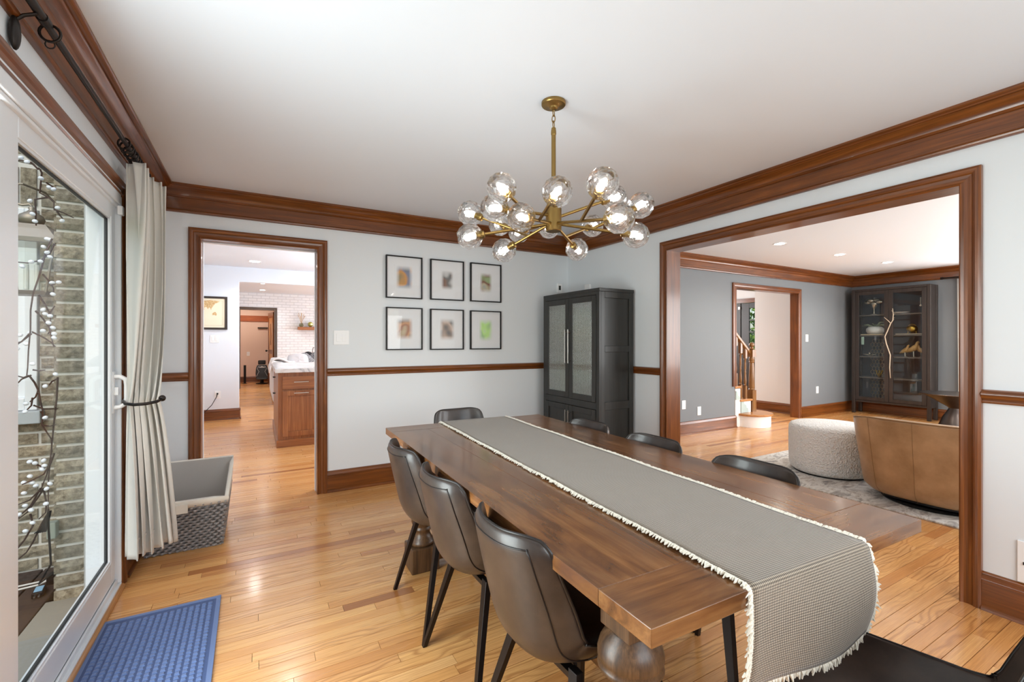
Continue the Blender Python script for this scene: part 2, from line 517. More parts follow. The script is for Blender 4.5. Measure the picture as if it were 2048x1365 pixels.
run('trim_8', 'stained chair rail at the edge of the wall above the wall vent', 'chair rail', RAIL, (XR, YF), (XR, .767), (-1, 0), M_trY, 1, 0)
run('trim_9', 'stained chair rail on the wall behind the curtain', 'chair rail', RAIL, (XL, 3.10), (XL, YB), (1, 0), M_trY, 0, 1)
run('baseboard_back', 'dark stained baseboard below the framed pictures', 'baseboard', BASE, (.509, YB), (XR, YB), (0, -1), M_trX, 0, 1)
run('baseboard_corner', 'short stained baseboard behind the woven basket', 'baseboard', BASE, (XL, YB), (-.435, YB), (0, -1), M_trX, 1, 0)
run('baseboard_left', 'dark stained baseboard below the curtain', 'baseboard', BASE, (XL, 3.10), (XL, YB), (1, 0), M_trY, 0, 1)
run('baseboard_right', 'dark stained baseboard below the wall vent', 'baseboard', BASE, (XR, YF), (XR, .767), (-1, 0), M_trY, 1, 0)
run('baseboard_cabinet', 'stained baseboard behind the black glass-door cabinet', 'baseboard', BASE, (XR, 2.718), (XR, YB), (-1, 0), M_trY, 0, 1)
run('baseboard_front', 'stained baseboard under the front window', 'baseboard', BASE, (XL, YF), (XR, YF), (0, 1), M_trX, 1, 1)

# cased openings
def lining(root, m, axis, lo, hi, a0, a1, top, t=.018):
    def bx(u0, u1, z0, z1):
        return B().box(u0, u1, lo, hi, z0, z1) if axis == 'x' else B().box(lo, hi, u0, u1, z0, z1)
    bx(a0 - t, a0, 0, top).build('jamb', m[0], root); bx(a1, a1 + t, 0, top).build('jamb', m[0], root)
    bx(a0 - t, a1 + t, top, top + t).build('head_jamb', m[1], root)
d = thing('door_1', 'stained wood cased doorway to the kitchen', 'doorway', (.04, YB, 0), kind='structure')
casing(d, (M_trZ, M_trX), 'x', YB, -1, -.357, .431, 2.016)
lining(d, (M_trZ, M_trX), 'x', YB + .0005, YB + .085, -.357, .431, 2.016)
d2 = thing('trim_10', 'white kitchen-side edge of the doorway', 'trim', (.04, YB + .1, 0), kind='structure')
for bb in (B().box(-.375, -.353, YB + .0855, YB + .125, 0, 2.034), B().box(.425, .449, YB + .0855, YB + .125, 0, 2.034), B().box(-.353, .425, YB + .0855, YB + .125, 2.008, 2.034)):
    bb.build('edge_board', M_vinyl, d2)
d = thing('door_2', 'wide stained wood cased opening to the living room', 'doorway', (XR, 1.745, 0), kind='structure')
casing(d, (M_trZ, M_trY), 'y', XR, -1, .845, 2.640, 2.016)
lining(d, (M_trZ, M_trY), 'y', XR + .0005, XR + .1195, .845, 2.640, 2.016)
casing(d, (M_trZ, M_trY), 'y', XR + .12, 1, .845, 2.640, 2.016)

# front window (behind the camera)
def window_unit(name, label, axis, plane, a0, a1, z0, z1, nx=3, nz=1, m=M_vinyl, t=.06):
    c = ((a0 + a1) / 2, plane, z0) if axis == 'x' else (plane, (a0 + a1) / 2, z0)
    r = thing(name, label, 'window', c, kind='structure')
    def bx(u0, u1, d0, d1, q0, q1):
        return B().box(u0, u1, plane + d0, plane + d1, q0, q1) if axis == 'x' else B().box(plane + d0, plane + d1, u0, u1, q0, q1)
    f = .05
    fr = bx(a0, a0 + f, -t / 2, t / 2, z0, z1).build('window_frame', m, r)
    bx(a1 - f, a1, -t / 2, t / 2, z0, z1).build('window_frame', m, r)
    bx(a0 + f, a1 - f, -t / 2, t / 2, z0, z0 + f).build('window_frame', m, r)
    bx(a0 + f, a1 - f, -t / 2, t / 2, z1 - f, z1).build('window_frame', m, r)
    for i in range(1, nx):
        u = a0 + (a1 - a0) * i / nx
        bx(u - .03, u + .03, -t / 2, t / 2, z0 + f, z1 - f).build('mullion', m, r)
    bx(a0 + f, a1 - f, -.003, .003, z0 + f, z1 - f).build('pane', M_glass, r)
    return r
window_unit('window_1', 'white triple window in the wall behind the head chair', 'x', YF - .06, .15, 2.55, .80, 2.18)

# ------------------------------------------------------------------ living room shell
struct('wall_living_back', 'grey living room wall with the stair doorway', 'wall',
       B().box(3.11, 6.075, YG, YG + .12, 0, HL).box(7.733, XG, YG, YG + .12, 0, HL).box(6.075, 7.733, YG, YG + .12, 2.053, HL), M_gray)
struct('wall_living_far', 'grey living room wall behind the tall display cabinet', 'wall',
       B().box(XG, XG + .12, 2.45, YG + .12, 0, HL).box(XG, XG + .12, YF - .12, .45, 0, HL).box(XG, XG + .12, .45, 2.45, 0, .55).box(XG, XG + .12, .45, 2.45, 2.15, HL), M_gray)
struct('wall_living_front', 'grey living room wall with the added front window', 'wall',
       B().box(3.11, 4.6, YF - .12, YF, 0, HL).box(8.2, XG + .12, YF - .12, YF, 0, HL).box(4.6, 8.2, YF - .12, YF, 0, .75).box(4.6, 8.2, YF - .12, YF, 2.15, HL), M_gray)
struct('ceiling_living', 'white living room ceiling with recessed lights', 'ceiling', B().box(3.11, XG + .12, YF - .12, YG + .12, HL, HL + .06), M_ceil)
window_unit('window_2', 'white window beside the tall display cabinet', 'y', XG + .06, .45, 2.45, .55, 2.15, 2)
window_unit('window_3', 'wide white window added at the unseen front of the living room', 'x', YF - .06, 4.6, 8.2, .75, 2.15, 3)  # unseen window, added to go with the living room fill lamp
dz = HL - HC
CROWN_L = [(o, z + dz) for o, z in CROWN]
run('trim_11', 'stained wood crown moulding along the grey stair wall', 'crown moulding', CROWN_L, (3.11, YG), (XG, YG), (0, -1), M_trX, 0, 1)
run('trim_12', 'stained wood crown moulding above the tall display cabinet', 'crown moulding', CROWN_L, (XG, YF), (XG, YG), (-1, 0), M_trY, 0, 1)
run('baseboard_living_back', 'stained baseboard along the grey wall before the stairs', 'baseboard', BASE, (3.11, YG), (6.10, YG), (0, -1), M_trX)
run('baseboard_living_side', 'stained baseboard between stair doorway and display cabinet', 'baseboard', BASE, (7.81, YG), (XG, YG), (0, -1), M_trX, 0, 1)
run('baseboard_living_far', 'stained baseboard behind the tall display cabinet', 'baseboard', BASE, (XG, YF), (XG, YG), (-1, 0), M_trY, 0, 1)
d = thing('door_3', 'stained wood cased doorway to the staircase hall', 'doorway', (6.9, YG, 0), kind='structure')
casing(d, (M_trZ, M_trX), 'x', YG, -1, 6.093, 7.715, 2.035, bots=(.60, 0))
B().box(7.715, 7.733, YG + .0005, YG + .1195, 0, 2.035).build('jamb', M_trZ, d)
B().box(6.075, 6.093, YG + .0005, YG + .1195, .62, 2.035).build('jamb', M_trZ, d)
B().box(6.075, 7.733, YG + .0005, YG + .1195, 2.035, 2.053).build('head_jamb', M_trX, d)

# hall behind the grey wall
struct('wall_hall', 'off-white hall wall seen through the stair doorway', 'wall', B().box(8.0, 8.12, YG + .12, 5.06, 0, HL), M_hall)
run('baseboard_hall', 'stained baseboard of the off-white hall wall', 'baseboard', BASE, (8.0, YG + .12), (8.0, 5.06), (-1, 0), M_trY)
struct('wall_hall_return', 'short off-white hall wall beside the dark front door', 'wall', B().box(8.121, 9.06, 4.96, 5.06, 0, HL), M_hall)
struct('wall_hall_entry', 'off-white hall wall around the dark front door', 'wall',
       B().box(8.95, 9.07, 5.061, 5.10, 0, HL).box(8.95, 9.07, 6.62, 7.8, 0, HL).box(8.95, 9.07, 5.10, 6.62, 2.07, HL), M_hall)
struct('wall_hall_back', 'off-white hall wall behind the staircase', 'wall', B().box(3.11, 9.07, 7.801, 7.9, 0, HL), M_hall)
struct('wall_hall_side', 'off-white wall closing the hall under the stairs', 'wall', B().box(3.11, 3.2, YG + .12, 7.8, 0, HL), M_hall)
struct('ceiling_hall', 'off-white ceiling of the staircase hall', 'ceiling', B().box(3.11, 9.2, YG + .121, 7.9, HL, HL + .06), M_hall)

# ------------------------------------------------------------------ kitchen, family room, far room
HK, HF = 2.465, 2.565
def brick_paint():
    m = mat('white_painted_brick', lin(226, 228, 231), 0.5)
    n = N(m)
    v = n.coords((1, 1, 1), rot=(R(90), 0, 0))
    br = n.new('TexBrick'); n.link(v, br.inputs['Vector'])
    br.inputs['Scale'].default_value = 1.0
    br.inputs['Brick Width'].default_value = .2; br.inputs['Row Height'].default_value = .073
    br.inputs['Mortar Size'].default_value = .006
    br.inputs['Color1'].default_value = lin(228, 230, 233); br.inputs['Color2'].default_value = lin(222, 224, 228); br.inputs['Mortar'].default_value = lin(200, 202, 206)
    n.color(br.outputs['Color'])
    n.bump(n.math('SUBTRACT', 1.0, br.outputs['Fac']), 0.9, 0.008)
    return m
struct('wall_kitchen', 'white kitchen wall carrying the framed world map', 'wall', B().box(-2.6, -.253, YK, YK + .13, 0, HK), M_kit)
struct('wall_kitchen_beam', 'white dropped beam between kitchen and family room', 'beam', B().box(-.253, 3.0, YK, YK + .13, 2.228, HF), M_kit)
struct('ceiling_kitchen', 'white kitchen ceiling', 'ceiling', B().box(-2.6, 3.0, YB + .121, YK + .13, HK, HK + .06), M_kit)
struct('wall_kitchen_left', 'white kitchen wall out past the doorway', 'wall', B().box(-2.7, -2.6, YB + .121, YK + .13, 0, HK), M_kit)
struct('wall_kitchen_right', 'white kitchen wall behind the added window', 'wall', B().box(2.9, 3.0, YB + .121, YK, 0, HK), M_kit)
window_unit('window_4', 'white window added on the unseen kitchen wall', 'y', 2.87, 5.4, 7.4, 1.0, 2.1, 2)  # frame and pane added on a solid wall behind the kitchen fill
run('baseboard_kitchen', 'stained baseboard below the framed world map', 'baseboard', BASE, (-2.6, YK), (-.253, YK), (0, -1), M_trX, 0, 0)
run('baseboard_kitchen_end', 'stained baseboard wrapping the end of the kitchen wall', 'baseboard', BASE, (-.253, YK - .02), (-.253, YK + .13), (1, 0), M_trY)
M_wbrick = brick_paint()
struct('wall_brick', 'white painted brick wall of the family room', 'wall',
       B().box(-2.6, -.41, YBR, YBR + .14, 0, HF).box(.44, 6.0, YBR, YBR + .14, 0, HF).box(-.41, .44, YBR, YBR + .14, 2.12, HF), M_wbrick)
struct('ceiling_family', 'white family room ceiling with recessed lights', 'ceiling', B().box(-2.6, 6.0, YK + .131, YBR + .14, HF, HF + .06), M_kit)
struct('wall_family_left', 'white family room wall beyond the kitchen', 'wall', B().box(-2.7, -2.6, YK + .131, YBR, 0, HF), M_kit)
struct('wall_family_right', 'white family room wall behind the added window', 'wall', B().box(6.0, 6.1, YK + .131, YBR, 0, HF), M_kit)
struct('wall_family_front', 'white family room wall backing the hall', 'wall', B().box(3.0, 6.0, YK, YK + .13, 0, HF), M_kit)
window_unit('window_5', 'large white window added on the unseen family room wall', 'y', 5.97, 9.5, 12.9, .7, 2.3, 3)  # added frame on the solid wall, matching the family room fill
M_umber = mat('dark_umber_paint', lin(84, 72, 64), 0.5)
d = thing('door_4', 'dark brown framed doorway in the white brick wall', 'doorway', (.02, YBR, 0), kind='structure')
casing(d, (M_umber, M_umber), 'x', YBR, -1, -.385, .415, 2.10, wdt=.07)
for bb in (B().box(-.409, -.385, YBR + .0005, YBR + .139, 0, 2.10), B().box(.415, .439, YBR + .0005, YBR + .139, 0, 2.10)): bb.build('jamb', M_umber, d)
B().box(-.409, .439, YBR + .0005, YBR + .139, 2.10, 2.119).build('head_jamb', M_umber, d)
M_peach = paint('peach_paint', lin(228, 202, 186))
struct('wall_den_back', 'peach wall of the room behind the brick wall', 'wall', B().box(-2.0, 2.2, 16.0, 16.1, 0, 2.45), M_peach)
struct('wall_den_left', 'peach side wall of the room behind the brick wall', 'wall', B().box(-2.1, -2.0, YBR + .15, 16.1, 0, 2.45), M_peach)
struct('wall_den_right', 'peach wall behind the open panelled door', 'wall', B().box(2.2, 2.3, YBR + .15, 16.1, 0, 2.45), M_peach)
struct('ceiling_den', 'grey-white ceiling of the room behind the brick wall', 'ceiling', B().box(-2.1, 2.3, YBR + .15, 16.1, 2.45, 2.5), M_kit)
struct('trim_13', 'orange-brown wood band high on the peach wall', 'trim', B().box(-2.0, 2.2, 15.97, 15.999, 1.86, 2.04), wood('orange_wood', lin(140, 66, 22), lin(178, 92, 36), lin(200, 112, 50), 'X'))
run('baseboard_den', 'wood baseboard of the peach wall', 'baseboard', BASE, (-2.0, 15.999), (2.2, 15.999), (0, -1), M_trX)
# ------------------------------------------------------------------ sliding patio door
M_gask = mat('black_gasket', lin(24, 26, 28), 0.5)
sd = thing('door_5', 'white sliding patio door in a stained wood casing', 'sliding door', (XL, 1.93, 0), kind='structure')
casing(sd, (M_trZ, M_trY), 'y', XL, 1, .87, 2.995, 2.005)
fr = B().box(-.735, -.602, 2.985, 3.029, 0.03, 2.0).box(-.735, -.640, 2.965, 2.985, .03, 1.98).build('frame_jamb', M_vinyl, sd, bev=.004)
B().box(-.735, -.602, .845, .90, .03, 2.0).build('frame_jamb', M_vinyl, sd, bev=.004)
B().box(-.735, -.602, .90, 2.985, 1.955, 2.029).box(-.735, -.612, .90, 2.985, 1.94, 1.955).build('frame_head', M_vinyl, sd, bev=.004)
sl = B().box(-.735, -.602, .845, 3.029, -.03, .03).box(-.665, -.655, .90, 2.985, .03, .048).box(-.625, -.615, .90, 2.985, .03, .052).box(-.70, -.69, .90, 2.985, .03, .048)
sl.build('frame_sill', M_vinyl, sd, bev=.002)
def door_panel(y0, y1, x0, x1, wl, wr):
    p = B().box(x0, x1, y0, y0 + wl, .05, 1.945).box(x0, x1, y1 - wr, y1, .05, 1.945).box(x0, x1, y0 + wl, y1 - wr, 1.875, 1.945).box(x0, x1, y0 + wl, y1 - wr, .05, .165)
    f = p.build('sash', M_vinyl, sd, bev=.004)
    e = .010; a, b2 = y0 + wl, y1 - wr; xm0, xm1 = x0 + .004, x1 - .004
    B().box(xm0, xm1, a, a + e, .165, 1.875).box(xm0, xm1, b2 - e, b2, .165, 1.875).box(xm0, xm1, a + e, b2 - e, .165, .165 + e).box(xm0, xm1, a + e, b2 - e, 1.875 - e, 1.875).build('glazing_bead', M_vinyl, f)
    B().box((x0 + x1) / 2 + .001, (x0 + x1) / 2 + .004, a + e, b2 - e, .165 + e, 1.875 - e).build('pane', M_glass, f)
    g = .0028; xg = (x0 + x1) / 2
    B().box(xg - .006, xg + .007, a + e, a + e + g, .177, 1.863).box(xg - .006, xg + .007, b2 - e - g, b2 - e, .177, 1.863).box(xg - .006, xg + .007, a + e + g, b2 - e - g, .177, .177 + g).box(xg - .006, xg + .007, a + e + g, b2 - e - g, 1.863 - g, 1.863).build('gasket', M_gask, f)
    return f
s1 = door_panel(1.80, 2.983, -.664, -.626, .118, .066)
s2 = door_panel(.905, 1.90, -.712, -.674, .075, .075)
hy = 2.952
h = B().tube([(-.626, hy, 1.085), (-.600, hy, 1.083), (-.578, hy, 1.068), (-.574, hy, 1.04), (-.574, hy, .975), (-.578, hy, .945), (-.600, hy, .930), (-.626, hy, .928)], .011, 10)
h.box(-.627, -.622, hy - .019, hy + .019, .90, 1.11)
h.build('handle', M_white, s1, smooth='auto', bev=.002)
B().box(-.622, -.606, hy - .006, hy + .006, .99, 1.03).build('latch', M_white, s1, bev=.002)
B().box(-.612, -.590, 2.955, 2.99, 1.90, 1.945).build('stop_block', M_white, sd, bev=.003)
nose = B(); nose.tube([(-.605, .87, .006), (-.605, 2.998, .006)], .017, 12)
tag(nose.build('trim_14', M_oak if False else wood('nosing_oak', lin(150, 96, 50), lin(196, 140, 84), lin(214, 160, 104), 'Y'), smooth='auto'), 'rounded oak nosing along the patio door sill', 'threshold', kind='structure')

# ------------------------------------------------------------------ curtain, rod, rings
M_linen = cloth('linen', lin(216, 214, 207), 500, 0.9, 0.25)
M_iron = mat('dark_iron', lin(46, 40, 37), 0.38, 0.7)
rod = thing('curtain_rod', 'dark iron curtain rod above the patio door', 'curtain rod', (-.56, 2.0, 2.232))
ROD = (-.56, 2.232)
B().cyl((ROD[0], .45, ROD[1]), (ROD[0], 1.88, ROD[1]), .0125).build('rod_tube', M_iron, rod, smooth='auto')
B().cyl((ROD[0], 1.87, ROD[1]), (ROD[0], 3.34, ROD[1]), .0105).build('rod_tube', M_iron, rod, smooth='auto')
B().cyl((ROD[0], 1.865, ROD[1]), (ROD[0], 1.90, ROD[1]), .015).build('rod_collar', M_iron, rod, smooth='auto')
B().ball((ROD[0], 3.355, ROD[1]), .02).build('finial', M_iron, rod, smooth=True)
for yb in (1.835, 3.30):
    br = B().box(-.619, -.605, yb - .02, yb + .02, 2.11, 2.19)
    br = B().ball((-.6065, yb, 2.150), .012, .022, .050, 12, 10)
    p = br.build('bracket_plate', M_iron, rod, smooth=True)
    B().tube([(-.604, yb, 2.188), (-.588, yb, 2.206), (ROD[0], yb, 2.220)], .005, 8).build('bracket_arm', M_iron, p, smooth='auto')
def ring_mesh():
    b = B()
    b.tube([(.026 * math.cos(2 * math.pi * k / 18), 0, -.013 + .026 * math.sin(2 * math.pi * k / 18)) for k in range(18)], .0042, 8, closed=True)
    b.tube([(.012 * math.cos(2 * math.pi * k / 12), .0, -.048 + .012 * math.sin(2 * math.pi * k / 12)) for k in range(12)], .0022, 6, closed=True)
    return b
rm = None
ring_y = [1.87] + [2.83 + .052 * k for k in range(8)]
for k, y in enumerate(ring_y):
    if rm is None:
        o = ring_mesh().build('curtain_ring', M_iron, smooth=True); rm = o
        tag(o, 'single empty curtain ring hanging from the rod near its bracket', 'curtain ring', 'curtain rings on the rod')
    else:
        o = rm.copy(); COL.objects.link(o); o['label'] = 'curtain ring bunched above the white curtain'
    o.location = (ROD[0], y + (.06 if k == 0 else 0), ROD[1]); o.rotation_euler = (0, 0, R(random.uniform(-22, 22)))
cur = thing('curtain', 'white linen curtain tied back beside the patio door', 'curtain', (-.50, 2.95, .2))
def curt(u, v):
    """u along the cloth, v down the drop; pleats run across a line P0-P1 that is pinched at the tie and fans out below it"""
    z = 2.150 - v * (2.150 - .185)
    t = z - .955
    TOP, TIE, BOT = ((-.538, 2.86), (-.492, 3.27), .044), ((-.562, 2.90), (-.448, 2.955), .030), ((-.548, 2.845), (-.392, 3.05), .050)
    if t > 0: k = min(1, t / 1.0) ** .75; A, C = TIE, TOP
    else: k = min(1, -t / .77) ** .75; A, C = TIE, BOT
    L = lambda p, q: p + (q - p) * k
    p0 = Vector((L(A[0][0], C[0][0]), L(A[0][1], C[0][1]))); p1 = Vector((L(A[1][0], C[1][0]), L(A[1][1], C[1][1]))); amp = L(A[2], C[2])
    d = p1 - p0; n = Vector((d.y, -d.x)).normalized(); dn = d.normalized()
    ph = u * 5.5 * 2 * math.pi
    ridge = math.sin(ph + .4 * math.sin(v * 5 + u * 3)); ridge = math.copysign(abs(ridge) ** .75, ridge)
    a_ = amp * (.80 + .30 * math.sin(u * 8 + 1.0 + v * 1.2))
    q = p0 + d * u + n * a_ * ridge + dn * (.30 * amp * math.sin(2 * ph + 1)) + n * .006 * math.sin(u * 31 + v * 7)
    if v > .985: z += .008 * math.sin(u * 11)
    return (max(q.x, -.566), q.y, z)
B().grid(curt, 240, 80).build('fabric', M_linen, cur, smooth=True, solid=.003)
B().grid(lambda u, v: (lambda p: (p[0] + .0035, p[1] - .002, p[2]))(curt(u, .945 + .004 * v)), 190, 2).build('hem_seam', M_linen, cur, smooth=True)
hb = B()
hb.tube([(-.617, 3.16, .965), (-.598, 3.08, .962), (-.590, 2.97, .958), (-.565, 2.875, .953), (-.525, 2.835, .95), (-.475, 2.828, .952), (-.437, 2.85, .958), (-.424, 2.885, .966)], .0075, 10)
hb.ball((-.422, 2.895, .969), .016)
hb.ball((-.612, 3.165, .965), .0075, .022, .04)
tag(hb.build('curtain_holdback', M_iron, smooth=True), 'dark iron hook holding the curtain back', 'curtain holdback')

# picture seen edge-on
pf = thing('picture_frame', 'thin black frame seen edge-on behind the curtain', 'picture frame', (XL, 3.72, 1.31))
B().box(-.6195, -.603, 3.44, 4.0, 1.31, 1.93).build('backing', M_white, pf)
B().box(-.6195, -.596, 3.43, 3.44, 1.30, 1.94).box(-.6195, -.596, 4.0, 4.01, 1.30, 1.94).box(-.6195, -.596, 3.44, 4.0, 1.30, 1.31).box(-.6195, -.596, 3.44, 4.0, 1.93, 1.94).build('frame', M_black, pf)

# ------------------------------------------------------------------ outside the patio door
def split_stone():
    m = mat('split_face_brick', lin(150, 138, 118), 0.9)
    n = N(m)
    oi = n.new('ObjectInfo')
    v = n.coords()
    a = n.noise(v, 34, 6, 0.7)
    b2 = n.noise(v, 9, 3, 0.5)
    base = n.ramp(oi.outputs['Random'], [(0, lin(138, 130, 112)), (.3, lin(172, 162, 140)), (.6, lin(154, 147, 130)), (1, lin(188, 176, 152))])
    c = n.mix(n.math('MULTIPLY', n.ramp(a, [(.38, (1, 1, 1, 1)), (.62, (0, 0, 0, 1))]), .7), base, lin(74, 64, 48))
    c = n.mix(n.math('MULTIPLY', n.ramp(b2, [(.5, (0, 0, 0, 1)), (.8, (1, 1, 1, 1))]), .35), c, lin(196, 186, 166))
    n.color(c)
    n.bump(a, 1.0, 0.012)
    return m
M_stone = split_stone()
M_mortar = mat('mortar', lin(210, 208, 200), 0.95)
brng = random.Random(5)
def rough_brick(parent, x0, x1, y0, y1, z0, z1, face):
    """face: 'y-' or 'x-': the split face; a 4x2 grid of jittered points pushed out a little"""
    b = B(); nu, nv = 5, 3
    def P(i, j, out):
        u, v = i / (nu - 1), j / (nv - 1)
        edge = i in (0, nu - 1) or j in (0, nv - 1)
        o = out + (brng.uniform(.004, .013) if not edge else brng.uniform(-.001, .003))
        ju = 0 if i in (0, nu - 1) else brng.uniform(-.006, .006)
        if face == 'y-': return (x0 + (x1 - x0) * u + ju, y0 - o, z0 + (z1 - z0) * v)
        return (x0 - o, y0 + (y1 - y0) * u + ju, z0 + (z1 - z0) * v)
    fr = [P(i, j, 0) for j in range(nv) for i in range(nu)]
    fs = [(j * nu + i, j * nu + i + 1, (j + 1) * nu + i + 1, (j + 1) * nu + i) for j in range(nv - 1) for i in range(nu - 1)]
    ring = [i for i in range(nu)] + [j * nu + nu - 1 for j in range(1, nv)] + [(nv - 1) * nu + i for i in range(nu - 2, -1, -1)] + [j * nu for j in range(nv - 2, 0, -1)]
    L = len(fr); bk = []
    for k in ring:
        p = list(fr[k])
        if face == 'y-': p[1] = y1
        else: p[0] = x1
        bk.append(tuple(p))
    for q in range(len(ring)):
        q2 = (q + 1) % len(ring)
        fs.append((ring[q], ring[q2], L + q2, L + q))
    fs.append(tuple(L + q for q in range(len(ring))))
    b.add(fr + bk, fs)
    return b.build('brick', M_stone, parent)
ZD = -.075
CH, MJ = .0735, .0155
pier = struct('wall_pier', 'narrow tan brick pier just outside the patio door', 'brick wall', B().box(-.893, -.7415, 3.157, 3.68, ZD - .2, 2.6), M_mortar)
z = ZD; row = 0
while z < 2.55:
    h2 = CH - MJ
    rough_brick(pier, -.900, -.770, 3.15, 3.17, z, z + h2, 'y-')
    for (a, b2) in (((3.18, 3.40), (3.41, 3.63)) if row % 2 else ((3.18, 3.29), (3.30, 3.52), (3.53, 3.63))):
        rough_brick(pier, -.900, -.88, a, b2, z, z + h2, 'x-')
    z += CH; row += 1
YW = 3.68
bw = struct('wall_porch', 'tan brick house wall with a white window beyond the pier', 'brick wall',
            B().box(-2.6, -1.115, YW + .006, YW + .15, ZD - .2, .84).box(-2.6, -1.115, YW + .006, YW + .15, 2.03, 2.6).box(-1.115, -.80, YW + .006, YW + .15, ZD - .2, 2.6).box(-2.6, -2.1, YW + .006, YW + .15, .84, 2.03), M_mortar)
z = ZD; row = 0
while z < 2.55:
    h2 = CH - MJ
    inwin = .75 < z < 2.02
    if 1.99 < z < 2.28:
        z += CH; row += 1
        rough_brick(bw, -1.105, -.91, YW, YW + .02, z - CH, z - CH + h2, 'y-'); continue
    x = -.91
    first = True
    while x > -1.95:
        L = .195 if not (first and row % 2) else .10
        if inwin: L = min(L, .195)
        x0 = x - L
        if inwin and x0 < -1.115: x0 = -1.112
        if x - x0 > .03: rough_brick(bw, x0, x, YW, YW + .02, z, z + h2, 'y-')
        x = x0 - MJ; first = False
        if inwin and x < -1.10: break
    z += CH; row += 1
# soldier course over the window
x = -1.125
while x > -1.95:
    for zz in ((2.055, 2.27),):
        rough_brick(bw, x - .066, x, YW - .004, YW + .02, zz[0], zz[1], 'y-')
    x -= .077
pw = thing('window_6', 'white porch window beyond the brick pier', 'window', (-1.5, YW, .84), kind='structure')
B().box(-1.17, -1.118, YW - .02, YW + .10, .86, 2.03).box(-2.1, -1.17, YW - .02, YW + .10, 1.95, 2.03).box(-2.1, -1.17, YW - .02, YW + .10, .86, .93).build('window_frame', M_vinyl, pw, bev=.004)
B().box(-1.215, -1.172, YW + .005, YW + .06, .93, 1.95).box(-2.05, -1.215, YW + .005, YW + .06, 1.38, 1.44).box(-2.05, -1.215, YW + .005, YW + .06, .93, .98).build('sash', M_vinyl, pw, bev=.004)
B().box(-2.05, -1.215, YW + .03, YW + .034, .98, 1.95).build('pane', pane('dark_window_glass', (.05, .06, .06, 1), 1.2), pw)
B().box(-2.15, -1.09, YW - .07, YW + .02, .785, .858).build('sill', mat('pale_stone_sill', lin(176, 184, 188), .8), pw, bev=.006)
# deck
M_deck = wood('dark_deck', lin(44, 34, 30), lin(66, 52, 46), lin(82, 66, 58), 'Y', 1.0, .7, 0.0, .4, .3)
dk = struct('floor_deck', 'dark brown porch deck outside the patio door', 'deck', B().box(-3.6, -.93, -.5, 3.66, ZD - .12, ZD - .03), M_dark)
x = -.945
k = 0
while x > -3.4:
    B().box(x - .138, x, -.5, 3.66, ZD - .03, ZD).build('board', M_deck, dk, bev=.004); x -= .146; k += 1
M_conc = mat('porch_concrete', lin(150, 146, 134), .9); n_ = N(M_conc); n_.bump(n_.noise(n_.coords(), 60, 5), .3, .003)
struct('trim_15', 'tan concrete slab below the patio door', 'door step', B().box(-.93, -.736, -.5, 3.15, ZD - .2, ZD + .012), M_conc)
struct('curtain_reflection_board', 'pale board added for the curtain reflection beside the patio door', 'trim', B().box(-.756, -.741, 3.032, 3.145, ZD, 2.6), mat('curtain_reflection_pale', lin(176, 178, 176), .7))  # added board; its pale colour stands in for the curtain's reflection
# lantern
M_pewter = mat('aged_pewter', lin(150, 142, 128), .45, .6)
M_lglass = pane('lantern_glass', (.9, .92, .88, 1), 1.3, .05)
lx, ly = -1.022, 3.28
ln = thing('porch_lantern', 'pewter hanging lantern on the porch', 'lantern', (lx, ly, 1.48))
prof = [(.105, 1.845), (.10, 1.86), (.055, 1.925)]
def frust(b, w0, z0, w1, z1):
    vs = [(lx + sx * w0, ly + sy * w0, z0) for sx, sy in ((-1, -1), (1, -1), (1, 1), (-1, 1))] + [(lx + sx * w1, ly + sy * w1, z1) for sx, sy in ((-1, -1), (1, -1), (1, 1), (-1, 1))]
    return b.add(vs, [(3, 2, 1, 0), (4, 5, 6, 7), (0, 1, 5, 4), (1, 2, 6, 5), (2, 3, 7, 6), (3, 0, 4, 7)])
rf = frust(frust(B(), .125, 1.765, .13, 1.785), .13, 1.785, .075, 1.86).build('roof', M_pewter, ln)
B().lathe([(.02, 1.86), (.045, 1.875), (.052, 1.895), (.045, 1.915), (.018, 1.935), (.01, 1.945), (.014, 1.955), (.004, 1.965)], (lx, ly, 0), 20).build('dome', M_pewter, rf, smooth=True)
frust(B(), .075, 1.52, .118, 1.762).build('glass_body', M_lglass, ln)
for sx, sy in ((-1, -1), (1, -1), (1, 1), (-1, 1)):
    B().tube([(lx + sx * .076, ly + sy * .076, 1.515), (lx + sx * .12, ly + sy * .12, 1.765)], .006, 6).build('corner_bar', M_pewter, ln)
frust(B(), .07, 1.50, .082, 1.52).build('base', M_pewter, ln)
for q, off in enumerate((-.02, .02)): B().cyl((lx + off, ly, 1.53), (lx + off, ly, 1.66), .011, seg=10).build('candle_sleeve', M_white, ln, smooth='auto')
pts = [(lx + .0, ly, 1.962)] + [(lx - .055 + .055 * math.cos(R(a)) + .02, ly, 2.02 + .055 * math.sin(R(a))) for a in range(-60, -300, -30)] + [(lx + .02, ly + .10, 2.068), (lx + .01, ly + .25, 2.06), (lx + .01, 3.655, 2.05)]
B().tube(pts, .006, 8).build('bracket', M_pewter, ln, smooth='auto')
B().tube([(-1.32, 3.655, 2.36), (-1.20, 3.5, 2.26), (-1.08, 3.45, 2.235), (-1.0, 3.5, 2.25), (-.965, 3.655, 2.28)], .006, 8).build('bracket', M_pewter, ln, smooth='auto')
# garland of twigs with white buds
M_twig = mat('brown_twig', lin(60, 40, 32), .8)
M_bud = mat('white_bud', lin(232, 236, 244), .6)
ga = thing('twig_garland', 'hanging twig garland with white buds outside the glass', 'garland', (-.88, 2.95, 1.9))
